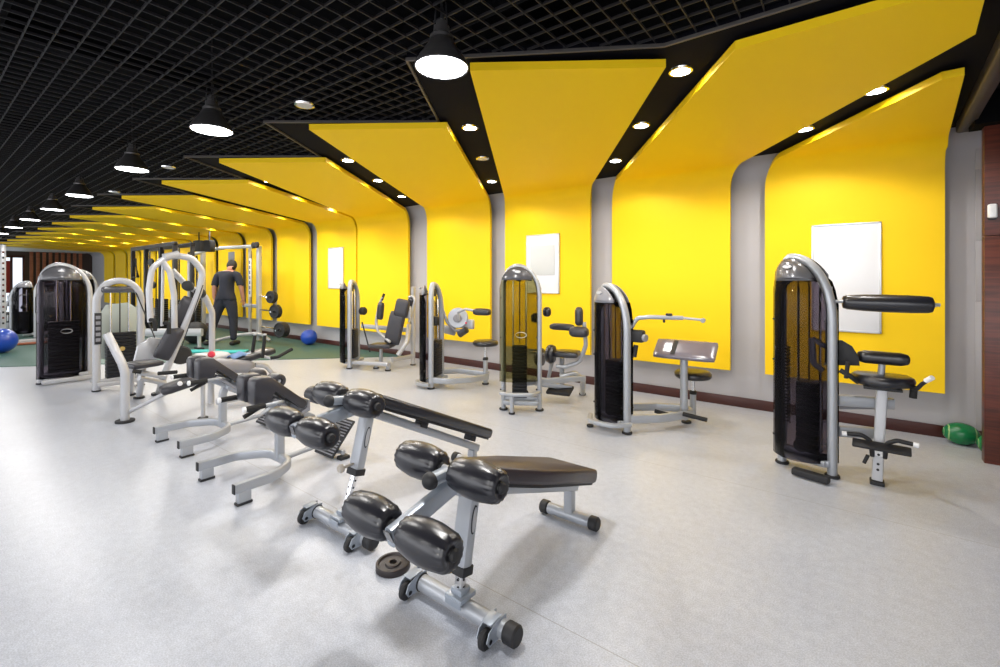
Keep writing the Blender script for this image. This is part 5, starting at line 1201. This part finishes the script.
J[4] = (0.01, 0.10, 1.49, 0.055); J[5] = (0.01, 0.16, 1.56, (0.072, 0.088)); J[6] = (0.01, 0.20, 1.62, (0.066, 0.082))
tmp = skin_body('body_cage', J, E_, M_SKIN, None)
bpy.context.view_layer.update()
dg = bpy.context.evaluated_depsgraph_get(); me = bpy.data.meshes.new_from_object(tmp.evaluated_get(dg)); bpy.data.objects.remove(tmp)
me.name = 'body'; body = bpy.data.objects.new('body', me); COL.objects.link(body); body.parent = t
def clothing(name, test, off, m):
    bm = bmesh.new(); bm.from_mesh(me); bm.normal_update()
    bmesh.ops.delete(bm, geom=[f for f in bm.faces if not test(f.calc_center_median())], context='FACES')
    bm.normal_update()
    for v in bm.verts: v.co += v.normal*off
    m2 = bpy.data.meshes.new(name); bm.to_mesh(m2); bm.free()
    m2.materials.append(m); o = bpy.data.objects.new(name, m2); COL.objects.link(o); o.parent = t
    md = o.modifiers.new('thickness', 'SOLIDIFY'); md.thickness = 0.004; md.offset = 1
    for p_ in m2.polygons: p_.use_smooth = True
    return o
arm = lambda c: abs(c.x) > 0.225 and c.z > 0.80
clothing('t_shirt', lambda c: 0.90 < c.z < 1.465 and not (arm(c) and c.z < 1.20), 0.016, M_CLOTH)
clothing('trousers', lambda c: 0.08 < c.z < 1.0 and not arm(c), 0.012, M_CLOTH)
t.scale = (HS, HS, HS)
b = MB(); pr = [(0.095*math.sin(PI*k/14), -0.115*math.cos(PI*k/14)) for k in range(15)]; b.lathe((0.01, 0.185, 1.61), (0, 0.35, 1), pr, 24); b.build('hair', M_HAIR, t, angle=80)
for x in (-0.37, 0.15):
    b = MB(); b.pad((x, 0.05, 0.04), (0.10, 0.28, 0.085), r=0.04); b.build('shoe', M_SHOE, t, angle=80)
for sx, hx, hy in ((-1, -0.30, 0.125), (1, 0.27, 0.145)):
    for k in range(4):
        b = MB(); x0 = hx; y0 = hy-0.026+0.018*k; L = (0.065, 0.078, 0.074, 0.055)[k]
        b.tube([(x0, y0, 0.90 if sx < 0 else 0.88), (x0+0.004*sx, y0+0.004, (0.90 if sx < 0 else 0.88)-0.05), (x0-0.012*sx, y0+0.006, (0.90 if sx < 0 else 0.88)-0.05-L*0.6)], 0.009, 8, fil=0.02); b.build('finger', M_SKIN, body)
    b = MB(); b.tube([(hx, hy-0.03, 0.92), (hx-0.02*sx, hy-0.05, 0.87), (hx-0.022*sx, hy-0.05, 0.845)], 0.010, 8, fil=0.02); b.build('thumb', M_SKIN, body)
